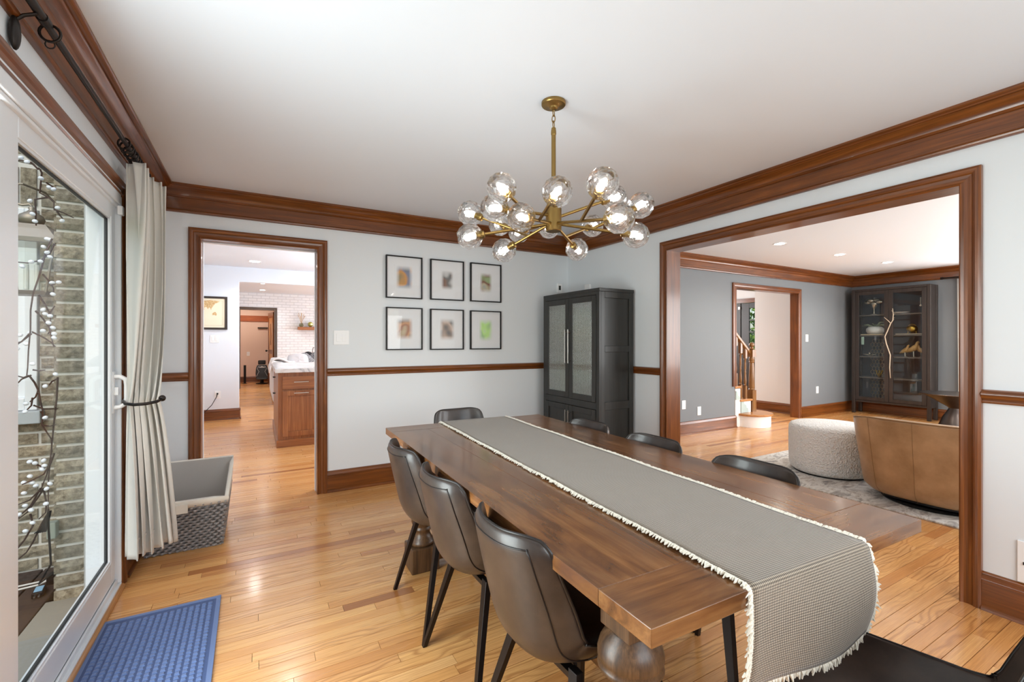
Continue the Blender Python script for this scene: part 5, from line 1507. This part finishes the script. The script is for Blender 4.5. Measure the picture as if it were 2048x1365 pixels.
# ------------------------------------------------------------------ tall display cabinet
M_esp = wood('espresso_wood', lin(34, 28, 25), lin(54, 45, 40), lin(70, 60, 54), 'Z', .9, .4, .15, .4, .2)
M_dk = mat('slate_back_panel', lin(66, 70, 76), .7)
dx0, dx1, dy0, dy1, dt = 9.17, 9.46, 2.935, 4.015, 2.16
dc = thing('glass_cabinet', 'tall dark wood display cabinet with two glass doors', 'cabinet', ((dx0 + dx1) / 2, (dy0 + dy1) / 2, 0))
for x_ in (dx0, dx1 - .05):
    for y_ in (dy0, dy1 - .05): B().box(x_, x_ + .05, y_, y_ + .05, 0, dt).build('post', M_esp, dc, bev=.008)
B().box(dx0, dx1, dy0 + .05, dy1 - .05, dt - .04, dt - .001).build('top', M_esp, dc, bev=.004)
B().box(dx0 + .01, dx1, dy0 + .05, dy1 - .05, .20, .235).build('bottom', M_esp, dc, bev=.004)
B().box(dx0 + .05, dx1 - .05, dy0 + .006, dy0 + .026, .20, dt - .002).build('side_panel', M_esp, dc); B().box(dx0 + .05, dx1 - .05, dy1 - .026, dy1 - .006, .20, dt - .002).build('side_panel', M_esp, dc)
B().box(dx1 - .012, dx1 - .002, dy0 + .05, dy1 - .05, .235, dt - .04).build('back_panel', M_dk, dc)
M_cglass = pane('cabinet_glass', (.88, .90, .90, 1), 1.0)
ymid = 3.478
for ya, yb in ((dy0 + .052, ymid - .002), (ymid + .002, dy1 - .052)):
    f = .058; z0, z1 = .238, dt - .043
    dr = B().box(dx0 + .002, dx0 + .024, ya, ya + f, z0, z1).box(dx0 + .002, dx0 + .024, yb - f, yb, z0, z1).box(dx0 + .002, dx0 + .024, ya + f, yb - f, z0, z0 + f).box(dx0 + .002, dx0 + .024, ya + f, yb - f, z1 - f, z1).build('door', M_esp, dc, bev=.003)
    B().box(dx0 + .012, dx0 + .016, ya + f, yb - f, z0 + f, z1 - f).build('glass', M_cglass, dr)
SH = (.64, 1.00, 1.365, 1.715)
for z_ in SH: B().box(dx0 + .03, dx1 - .013, dy0 + .03, dy1 - .03, z_ - .02, z_).build('shelf', mat('shelf_edge', lin(92, 86, 80), .4), dc)
lt = B()  # rings added inside for a pattern taken as a reflection in the glass
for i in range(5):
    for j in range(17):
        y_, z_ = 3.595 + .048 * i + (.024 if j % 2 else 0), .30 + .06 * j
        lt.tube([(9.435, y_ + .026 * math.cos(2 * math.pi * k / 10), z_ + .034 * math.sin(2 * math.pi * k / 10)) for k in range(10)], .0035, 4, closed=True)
o = lt.build('added_rings', mat('added_ring_bronze', lin(150, 134, 112), .5, .3), dc); o['kind'] = 'stuff'
M_bran = mat('pale_branch', lin(206, 190, 168), .8)
bp = [(9.15, 3.414, 1.80), (9.152, 3.405, 1.70), (9.148, 3.412, 1.60), (9.15, 3.440, 1.555), (9.15, 3.48, 1.44), (9.152, 3.52, 1.335), (9.15, 3.50, 1.22), (9.15, 3.445, 1.03), (9.152, 3.455, .82), (9.15, 3.443, .645)]
br_ = thing('branch', 'pale bare branch fixed across the glass cabinet doors', 'branch', (9.15, 3.45, 1.2))
B().tube(bp, [.005, .006, .007, .008, .008, .009, .009, .009, .008, .006], 7).build('stem', M_bran, br_, smooth=True)
B().tube([(9.15, 3.53, 1.66), (9.152, 3.475, 1.60), (9.15, 3.440, 1.555)], [.004, .006, .007], 6).build('side_twig', M_bran, br_, smooth=True)
for y_, z_, dy_ in ((3.405, 1.70, -.03), (3.41, 1.63, -.025), (3.405, 1.745, .025), (3.412, 1.60, -.02)): B().tube([(9.15, y_, z_), (9.148, y_ + dy_, z_ + .02)], .003, 5).build('thorn', M_bran, br_, smooth=True)
# things on its shelves
M_silv = mat('tarnished_silver', lin(196, 186, 168), .3, .9); M_gold = mat('gold_leaf', lin(186, 150, 70), .32, 1.0)
t = thing('silver_goblet', 'silver flower-like centrepiece on the top shelf of the glass cabinet', 'ornament', (9.32, 3.74, 1.715))
B().lathe([(.05, 0), (.05, .006), (.012, .02), (.008, .08), (.015, .11), (.04, .14), (.05, .18), (.045, .185), (.01, .15)], (0, 0, 0), 16).build('stem', M_silv, t, smooth='auto', world=False)
for k in range(6):
    a = k * math.pi / 3 + .3
    B().ball((.02 * math.cos(a), .075 * math.sin(a) + .02 * (k % 2), .19 + .03 * (k % 3)), .03, .052, .035).build('petal', M_silv, t, smooth=True, world=False)
B().ball((0, 0, .29), .025).build('top_ball', pane('clear_ball', (.9, .9, .9, 1), 2), t, smooth=True, world=False)
t = thing('potted_succulent', 'spiky succulent in a round white pot in the glass cabinet', 'potted plant', (9.32, 3.725, 1.383))
B().lathe([(.06, 0), (.105, .01), (.128, .05), (.125, .09), (.09, .125), (.055, .13), (.05, .115)], (0, 0, 0), 24).build('pot', mat('mottled_white_pot', lin(206, 204, 200), .7), t, smooth=True, world=False)
lr = random.Random(4); M_succ = mat('silver_green_leaf', lin(136, 146, 122), .6)
for k in range(22):
    a = lr.uniform(0, 6.28); l_ = lr.uniform(.10, .19); up_ = lr.uniform(.3, 1.1)
    p0 = Vector((.01 * math.cos(a), .02 * math.sin(a), .12)); p1 = p0 + Vector((math.cos(a) * l_ * .30, math.sin(a) * l_ * .55, l_ * .5 * up_)); p2 = p0 + Vector((math.cos(a) * l_ * .5, math.sin(a) * l_ * 1.0, l_ * .62 * up_ - .015))
    B().tube([p0, p1, p2], [.009, .008, .002], 5).build('leaf', M_succ, t, smooth=True, world=False)
tag(B().box(9.22, 9.42, 3.58, 3.90, 1.3655, 1.381).build('pale_tray', mat('pale_wood_tray', lin(214, 190, 156), .6), bev=.004), 'pale wooden tray under the white succulent pot', 'tray')
tag(B().box(9.215, 9.218, 3.845, 3.885, 1.20, 1.335).build('hanging_tag', mat('mint_tag', lin(160, 186, 172), .6)), 'small mint green tag hanging below the pale tray', 'tag')
t = thing('silver_starfish', 'low silver starfish ornament on the third shelf', 'ornament', (9.30, 3.80, 1.0005))
for k in range(6): a = k * math.pi / 3; B().tube([(0, 0, .02), (.05 * math.cos(a), .10 * math.sin(a), .03)], [.016, .004], 7).build('arm', M_silv, t, smooth=True, world=False)
B().lathe([(.02, 0), (.012, .03), (.014, .05), (.003, .07)], (0, 0, 0), 10).build('centre', M_silv, t, smooth=True, world=False)
t = thing('gold_coral', 'small gold coral ornament on the lowest cabinet shelf', 'ornament', (9.30, 3.66, .6405))
for k in range(6): a = k * 1.05; B().tube([(0, 0, .0), (.015 * math.cos(a), .03 * math.sin(a), .06), (.03 * math.cos(a + .4), .055 * math.sin(a + .4), .12)], [.012, .009, .005], 6).build('branch', M_gold, t, smooth=True, world=False)
t = thing('bead_string', 'string of pale beads hanging inside the right glass door', 'ornament', (9.22, 3.075, 1.95))
for k in range(7): B().ball((0, 0, -.02 * k), .008 + (.008 if k == 6 else 0), seg=8, rings=6).build('bead', M_bran, t, smooth=True, world=False)
t = thing('white_dish', 'long white dish on the top shelf behind the right glass door', 'dish', (9.30, 3.36, 1.7155))
B().lathe([(.03, 0), (.10, .012), (.12, .026), (.115, .028), (.03, .008)], (0, 0, 0), 24).build('bowl', mat('white_ceramic', lin(230, 226, 220), .3), t, smooth='auto', world=False)
t = thing('gold_bowl', 'gold footed bowl on the silver tray in the glass cabinet', 'bowl', (9.31, 3.215, 1.386))
B().ball((0, 0, .075), .068, .075, .06, 18, 12).build('body', M_gold, t, smooth=True, world=False)
for sy in (-.055, .055): B().cyl((0, sy, 0), (0, sy * .9, .06), .006, seg=8).build('foot', M_gold, t, world=False)
B().tube([(0, .05 * math.cos(R(a)), .11 + .04 * math.sin(R(a))) for a in range(0, 181, 20)], .005, 6).build('hoop', M_gold, t, smooth=True, world=False)
tag(B().box(9.21, 9.42, 3.03, 3.40, 1.3655, 1.385).build('silver_tray', M_silv, bev=.004), 'silver tray under the gold bowl', 'tray')
M_bird = wood('carved_bird_wood', lin(140, 104, 58), lin(184, 146, 92), lin(206, 172, 120), 'Z', 1.5, .5, 0, .3, .2)
def bird(label, y, h, s):
    t = thing('bird_figurine', label, 'figurine', (9.30, y, 1.0005), 0, 'carved birds in the glass cabinet')
    k = h / .20
    B().tube([(0, s * -.075 * k, .055 * k), (0, s * -.03 * k, .085 * k), (0, s * .015 * k, .115 * k), (0, s * .03 * k, .15 * k), (0, s * .034 * k, .178 * k), (0, s * .05 * k, .188 * k)], [.006 * k, .028 * k, .036 * k, .018 * k, .014 * k, .012 * k], 12).build('body', M_bird, t, smooth=True, world=False)
    B().tube([(0, s * .055 * k, .188 * k), (0, s * .09 * k, .184 * k)], [.006, .001], 6).build('beak', M_esp, t, world=False)
    for sx in (-.012, .012): B().cyl((sx, 0, 0), (sx, .005, .085 * k), .003, seg=6).ball((sx, s * .01, .004), .006, .014, .004, 8, 6).build('leg', M_silv, t, world=False)
bird('carved bird facing right, nearest the cabinet middle', 3.30, .205, -1)
bird('tallest carved bird, between the other two', 3.19, .265, -1)
bird('carved bird facing left, nearest the cabinet edge', 3.095, .205, 1)

# side table, curtain
st_ = thing('side_table', 'dark bronze hourglass side table behind the armchair', 'side table', (8.74, 2.52, 0))
M_brz = mat('dark_bronze', lin(92, 84, 80), .32, .9)
B().lathe([(.001, .470), (.36, .488), (.40, .496), (.402, .502), (.395, .508), (.001, .508)], (0, 0, 0), 48).build('top', M_brz, st_, smooth='auto', world=False)
B().lathe([(.20, 0), (.20, .006), (.14, .17), (.085, .27), (.075, .295), (.085, .31), (.25, .42), (.36, .487)], (0, 0, 0), 40).build('pedestal', M_brz, st_, smooth='auto', world=False)
lc = thing('curtain', 'off-white curtain beside the tall display cabinet', 'curtain', (9.40, 2.45, .02))
B().grid(lambda u, v: (9.40 + .03 * math.sin(u * 34), 2.18 + .52 * u - .03 * v * (u - .5), 2.225 - v * 2.2), 90, 6).build('fabric', M_linen, lc, smooth=True, solid=.003)
lrd = thing('curtain_rod', 'black curtain rod beside the tall display cabinet', 'curtain rod', (9.40, 1.5, 2.25))
B().cyl((9.40, .2, 2.25), (9.40, 2.86, 2.25), .013).build('rod_tube', M_iron, lrd, smooth='auto')
B().cyl((9.40, 2.86, 2.25), (9.40, 2.89, 2.25), .02).build('finial', M_iron, lrd, smooth='auto')
B().box(9.40, 9.479, 2.72, 2.735, 2.24, 2.26).build('bracket', M_iron, lrd)
# ------------------------------------------------------------------ kitchen beyond the doorway
M_wal = wood('natural_walnut', lin(108, 60, 26), lin(158, 98, 54), lin(186, 126, 78), 'Z', 1.2, .4, .15, .4, .15)
M_walX = wood('natural_walnut_x', lin(108, 60, 26), lin(158, 98, 54), lin(186, 126, 78), 'X', 1.2, .4, .15, .4, .15)
kc = thing('kitchen_cabinet', 'walnut kitchen base cabinet with drawer and panel door', 'cabinet', (.48, 6.4, 0))
KX0, KX1, KY = .217, .760, 5.998
B().box(KX0, KX1, KY, 7.6, .09, .884).build('carcass', M_wal, kc)
B().box(KX0 - .016, KX1, KY - .016, 7.6, .0005, .0895).build('toe_kick', M_walX, kc, bev=.003)
dr = B().box(.262, .715, KY - .020, KY - .0005, .688, .838).build('drawer', M_walX, kc, bev=.003)
B().cyl((.385, KY - .045, .772), (.545, KY - .045, .772), .006, seg=10).cyl((.41, KY - .045, .772), (.41, KY - .020, .772), .005, seg=8).cyl((.52, KY - .045, .772), (.52, KY - .020, .772), .005, seg=8).build('handle', M_chrome, dr, smooth='auto')
z0, z1 = .125, .668
dd = B().box(.262, .322, KY - .020, KY - .0005, z0, z1).box(.655, .715, KY - .020, KY - .0005, z0, z1).box(.322, .655, KY - .020, KY - .0005, z0, z0 + .06).box(.322, .655, KY - .020, KY - .0005, z1 - .06, z1).box(.322, .655, KY - .010, KY - .0005, z0 + .06, z1 - .06).build('door', M_wal, kc, bev=.003)
B().cyl((.385, KY - .045, .640), (.545, KY - .045, .640), .006, seg=10).cyl((.41, KY - .045, .640), (.41, KY - .020, .640), .005, seg=8).cyl((.52, KY - .045, .640), (.52, KY - .020, .640), .005, seg=8).build('handle', M_chrome, dd, smooth='auto')
for k, (zz, yy_) in enumerate(((.775, 6.9), (.56, 6.9))): B().box(KX0 - .030, KX0 - .0005, yy_ - .06, yy_ + .06, zz - .006, zz + .006).build('side_handle', M_black, kc)
kc2 = thing('kitchen_cabinet', 'walnut kitchen base cabinet hidden behind the door casing', 'cabinet', (1.5, 6.4, 0))
B().box(.765, 2.4, KY, 7.6, .09, .884).build('carcass', M_wal, kc2); B().box(.765, 2.4, KY + .04, 7.6, 0.0005, .0895).build('toe_kick', M_walX, kc2)
B().box(.80, 1.5, KY - .02, KY - .0005, .125, .838).build('door', M_wal, kc2, bev=.003)
M_marb = mat('pale_marble', lin(222, 222, 222), .2, coat=.2); n_ = N(M_marb)
n_.color(n_.ramp(n_.noise(n_.coords((1, 2, 1)), 3, 8, .6, 2), [(.38, lin(168, 170, 174)), (.48, lin(220, 221, 222)), (.7, lin(232, 232, 232))]))
tag(B().box(.185, 2.42, KY - .035, 7.65, .8845, .935).build('countertop', M_marb, bev=.004), 'pale marble worktop on the walnut kitchen cabinets', 'worktop')
# world map
mp_ = thing('framed_map', 'framed antique world map on the kitchen wall', 'picture', (-.78, YK, 1.44))
mx0, mx1, mz0, mz1 = -1.16, -.411, 1.443, 1.968; t = .032
B().box(mx0, mx0 + t, YK - .03, YK - .0005, mz0, mz1).box(mx1 - t, mx1, YK - .03, YK - .0005, mz0, mz1).box(mx0 + t, mx1 - t, YK - .03, YK - .0005, mz0, mz0 + t).box(mx0 + t, mx1 - t, YK - .03, YK - .0005, mz1 - t, mz1).build('frame', M_esp, mp_, bev=.003)
B().box(mx0 + t, mx1 - t, YK - .014, YK - .0005, mz0 + t, mz1 - t).build('paper', mat('aged_paper', lin(232, 222, 198), .8), mp_)
conts = {'africa': [(-16, 14), (-8, 30), (10, 36), (32, 31), (43, 12), (51, 11), (40, -8), (35, -24), (20, -35), (12, -16), (9, 4), (-8, 5)],
         'eurasia': [(-9, 37), (-4, 48), (8, 57), (20, 70), (60, 70), (100, 76), (140, 72), (178, 68), (160, 58), (140, 52), (128, 40), (121, 30), (108, 16), (104, 2), (97, 18), (88, 22), (78, 8), (70, 22), (58, 25), (44, 13), (35, 30), (26, 38), (14, 40)],
         'australia': [(114, -22), (130, -12), (142, -11), (153, -26), (148, -38), (130, -32), (116, -35)],
         'north_america': [(-165, 64), (-125, 70), (-80, 72), (-56, 52), (-75, 38), (-82, 26), (-97, 22), (-84, 9), (-105, 20), (-122, 38), (-135, 58)],
         'south_america': [(-80, 5), (-62, 10), (-36, -6), (-48, -26), (-66, -52), (-74, -40), (-70, -18)]}
M_land = mat('map_land', lin(206, 172, 120), .8); n_ = N(M_land); n_.color(n_.ramp(n_.noise(n_.coords(), 60, 4), [(.35, lin(190, 150, 100)), (.65, lin(216, 192, 146))]))
xm, zm = (mx0 + mx1) / 2 - .01, (mz0 + mz1) / 2 + .04
for nm, pl in conts.items():
    B().prism([(xm + lo_ * .00158, zm + la * .00215) for lo_, la in pl], 'y', YK - .0152, YK - .0141).build('landmass', M_land, mp_)
lnb = B()
for a, b2, c, d_ in ((mx0 + .07, mx1 - .07, mz0 + .065, mz0 + .067), (mx0 + .07, mx1 - .07, mz1 - .067, mz1 - .065)): lnb.box(a, b2, YK - .0148, YK - .0141, c, d_)
for x_ in (mx0 + .07, mx1 - .072): lnb.box(x_, x_ + .002, YK - .0148, YK - .0141, mz0 + .067, mz1 - .067)
lnb.build('border_line', mat('map_ink', lin(150, 128, 98), .8), mp_)
plate('light_switch', 'white double switch under the framed world map', 'light switch', 'x', YK, -1, -.585, 1.295, .124, .122, 'switch', 2)
plate('wall_outlet', 'white outlet low on the kitchen wall with a black plug', 'outlet', 'x', YK, -1, -.545, .405, .078, .12, 'outlet', 1)
cd_ = B().box(-.556, -.534, YK - .035, YK - .009, .412, .436).tube([(-.545, YK - .035, .424), (-.56, YK - .045, .37), (-.62, YK - .05, .25), (-.72, YK - .05, .14), (-.86, YK - .06, .06), (-1.0, YK - .08, .008)], .005, 6)
tag(cd_.build('power_cable', M_black, smooth='auto'), 'black power cable plugged in below the world map', 'cable')

# ------------------------------------------------------------------ family room
M_sofa = cloth('white_sofa_cover', lin(224, 226, 230), 300); M_throw = cloth('white_throw', lin(236, 238, 240), 120, .95, .6)
sf = thing('sofa', 'white slipcovered sofa behind the kitchen counter', 'sofa', (.75, 11.2, 0))
B().box(.27, .52, 9.95, 12.55, .04, .80).build('back', M_sofa, sf, bev=.06); B().box(.52, 1.25, 9.95, 10.2, .04, .66).build('arm', M_sofa, sf, bev=.06); B().box(.52, 1.25, 12.3, 12.55, .04, .66).build('arm', M_sofa, sf, bev=.06)
B().box(.52, 1.25, 10.2, 12.3, .04, .30).build('base', M_sofa, sf, bev=.02)
for y_ in (10.2, 11.25): B().box(.52, 1.27, y_ + .005, y_ + 1.045, .30, .47).build('seat_cushion', M_sofa, sf, bev=.05)
for y_ in (10.2, 11.25): B().box(.52, .72, y_ + .005, y_ + 1.045, .47, .84).build('back_cushion', M_sofa, sf, bev=.07)
th_ = B().grid(lambda u, v: (.22 + .44 * u + .0, 9.98 + 1.0 * v, .826 + .035 * math.sin(u * 6 + v * 2) + .02 * math.sin(v * 14) + (.05 * math.sin(u * math.pi)) - (max(0, .12 - u) * 1.6)), 26, 26)
tag(th_.build('throw_blanket', M_throw, smooth=True, solid=.02), 'crumpled white throw over the sofa back', 'blanket')
def pillow(label, loc, rot, m, s=(.25, .25, .09), name='throw_pillow', grp_=None):
    def f(u, v):
        a, b2 = u * 2 * math.pi, (v - .5) * math.pi
        c, s_ = math.cos(a), math.sin(a); q = (abs(c) ** 4 + abs(s_) ** 4) ** -.25
        r = math.cos(b2) ** .5
        return (s[0] * q * c * r, s[1] * q * s_ * r, s[2] * math.sin(b2) * (1 - .35 * (q - 1)))
    o = B().grid(f, 40, 17, closed_u=True).build(name, m, smooth=True); o.location = loc; o.rotation_mode = 'QUATERNION'
    o.rotation_quaternion = (Matrix.Rotation(rot[2], 3, 'Z') @ Matrix.Rotation(rot[0], 3, 'X') @ Matrix.Rotation(rot[1], 3, 'Z')).to_quaternion()
    return tag(o, label, 'pillow', grp_)
M_pat = mat('black_white_tweed', lin(90, 92, 96), .9); n_ = N(M_pat); vo_ = n_.new('TexVoronoi'); n_.link(n_.coords(), vo_.inputs['Vector']); vo_.inputs['Scale'].default_value = 60
n_.color(n_.ramp(vo_.outputs['Distance'], [(.25, lin(44, 46, 52)), (.5, lin(150, 152, 156))]))
M_char = cloth('charcoal_cloth', lin(44, 44, 48))
gp_ = 'pillows along the sofa back'
pillow('round white pillow beside the crumpled throw', (.74, 10.30, .84), (R(60), 0, R(8)), M_sofa, (.20, .17, .10), grp_=gp_)
pillow('charcoal pillow standing behind the tweed pillows', (1.02, 11.25, .745), (R(78), R(45), 0), M_char, (.24, .24, .09), grp_=gp_)
pillow('tweed pillow nearest the round white pillow', (.87, 10.62, .735), (R(76), R(38), R(5)), M_pat, (.24, .24, .09), grp_=gp_)
pillow('tweed pillow nearest the fireplace tools', (1.16, 10.80, .74), (R(76), R(50), R(-5)), M_pat, (.25, .25, .09), grp_=gp_)
shf = thing('floating_shelf', 'walnut floating shelf on the white brick wall', 'shelf', (1.45, YBR, 1.58))
B().box(.985, 1.95, YBR - .22, YBR - .0005, 1.575, 1.655).build('board', M_walX, shf, bev=.005)
B().box(1.02, 1.90, YBR - .20, YBR - .05, 1.571, 1.5748).build('underside', M_wal, shf)
vz = thing('bud_vase', 'small amber vase with a dried sprig on the floating shelf', 'vase', (1.075, YBR - .11, 1.655))
B().lathe([(.03, 0), (.055, .02), (.06, .05), (.045, .09), (.028, .105), (.032, .115)], (0, 0, 0), 20).build('vase', pane('amber_glass', (.62, .60, .44, 1), 1.5), vz, smooth=True, world=False)
sr_ = random.Random(8); M_sprig = mat('dried_sprig', lin(196, 170, 140), .8)
for k in range(9):
    a = sr_.uniform(0, 6.28); l_ = sr_.uniform(.2, .32); q_r = sr_.uniform(.04, .13)
    B().tube([(0, 0, .08), (q_r * .4 * math.cos(a), q_r * .4 * math.sin(a), .08 + l_ * .5), (q_r * math.cos(a), q_r * math.sin(a), .08 + l_)], [.004, .004, .009], 5).build('sprig', M_sprig, vz, world=False)
gb_ = thing('gold_geo_ball', 'faceted gold-green ball on the floating shelf', 'ornament', (1.31, YBR - .11, 1.655))
B().ball((0, 0, .075), .072, seg=8, rings=5).build('ball', mat('gold_green', lin(176, 170, 90), .25, .6), gb_, world=False)
B().lathe([(.02, 0), (.03, .004), (.02, .012)], (0, 0, 0), 10).build('foot', M_gold, gb_, world=False)
ft = thing('fireplace_tools', 'black fireplace tool stand by the brick wall', 'fireplace tools', (1.40, 13.4, 0))
B().lathe([(.13, 0), (.13, .012), (.02, .02)], (0, 0, 0), 24).build('base', M_black, ft, world=False)
B().cyl((0, 0, .012), (0, 0, 1.15), .014, seg=10).build('pole', M_black, ft, world=False)
for a in (-.08, .08):
    B().tube([(a, 0, .15), (a, 0, 1.02), (a * .8, 0, 1.08), (0, 0, 1.08)], .008, 6).build('tool', M_black, ft, world=False)
# open door and things in the den
od = thing('door_7', 'open wood panel door behind the brick doorway', 'door', (.405, 14.10, 0), kind='structure')
od.rotation_euler = (0, 0, R(98))
B().box(0, .10, -.02, .02, .01, 2.06).box(.66, .76, -.02, .02, .01, 2.06).box(.10, .66, -.02, .02, .01, .24).box(.10, .66, -.02, .02, 1.92, 2.06).box(.10, .66, -.02, .02, .90, 1.02).build('leaf', M_trZ, od, world=False)
B().box(.10, .66, -.008, .008, 1.02, 1.92).box(.10, .66, -.008, .008, .24, .90).build('panel', wood('honey_panel', lin(170, 116, 66), lin(206, 156, 104), lin(220, 178, 130), 'Z'), od, world=False)
B().tube([(.38, .012, 1.15), (.36, .012, 1.4), (.38, .012, 1.75)], .008, 6).build('carving', M_trZ, od, world=False)
for s_ in (-1, 1): B().cyl((.71, 0, .98), (.71, s_ * .06, .98), .01, seg=10).ball((.71, s_ * .07, .98), .028).build('knob', M_black, od, smooth='auto', world=False)
gc = thing('gaming_chair', 'black floor rocker chair with a white emblem in the peach room', 'chair', (.13, 15.3, 0))
B().lathe([(.16, 0), (.16, .02), (.05, .04), (.045, .16)], (0, 0, 0), 20).build('pedestal', M_black, gc, world=False)
M_gch = mat('black_vinyl', lin(40, 38, 38), .45)
bk_ = B().add([(x * s0, y, z) for (z, y, s0) in ((.14, 0, .15), (.30, .02, .165), (.45, .05, .155), (.55, .08, .12)) for x in (-1, 1)] + [(x * s0, y + .09, z) for (z, y, s0) in ((.14, 0, .15), (.30, .02, .165), (.45, .05, .155), (.55, .08, .12)) for x in (-1, 1)],
    [(0, 1, 3, 2), (2, 3, 5, 4), (4, 5, 7, 6), (8, 10, 11, 9), (10, 12, 13, 11), (12, 14, 15, 13), (0, 2, 10, 8), (2, 4, 12, 10), (4, 6, 14, 12), (1, 9, 11, 3), (3, 11, 13, 5), (5, 13, 15, 7), (0, 8, 9, 1), (6, 7, 15, 14)]).build('backrest', M_gch, gc, bev=.02, world=False)
B().box(-.10, .10, .08, .16, .56, .69).build('headrest', M_gch, gc, bev=.025, world=False)
B().box(-.15, .15, -.30, .02, .13, .19).build('seat', M_gch, gc, bev=.03, world=False)
B().prism([(-.075, .472), (-.075, .49), (-.03, .50), (0, .515), (.03, .50), (.075, .49), (.075, .472)], 'y', .044, .050).build('emblem', M_white, bk_, world=False)
for s_ in (-1, 1): B().tube([(s_ * .075, .055, .52), (s_ * .125, .035, .44), (s_ * .075, .015, .36), (s_ * .14, .005, .22)], .004, 5).build('stripe', M_white, bk_, world=False)
ps = thing('floor_post', 'slim black post standing by the peach wall', 'post', (-.31, 15.56, 0))
B().box(-.032, .032, -.032, .032, .012, .545).build('shaft', M_black, ps, bev=.004, world=False); B().box(-.06, .06, -.06, .06, 0, .0115).build('foot', M_black, ps, world=False)
wbr = thing('wall_rail', 'thin dark rail high on the peach wall', 'rail', (.3, 16.0, 1.66))
B().cyl((.02, 15.95, 1.665), (.62, 15.95, 1.665), .018, seg=10).build('bar', M_black, wbr); B().box(.05, .07, 15.95, 15.999, 1.655, 1.675).build('bracket', M_black, wbr)
plate('wall_outlet', 'pale outlet on the peach wall above the slim black post', 'outlet', 'x', 16.0, -1, -.23, .87, .08, .12, 'outlet', 1)
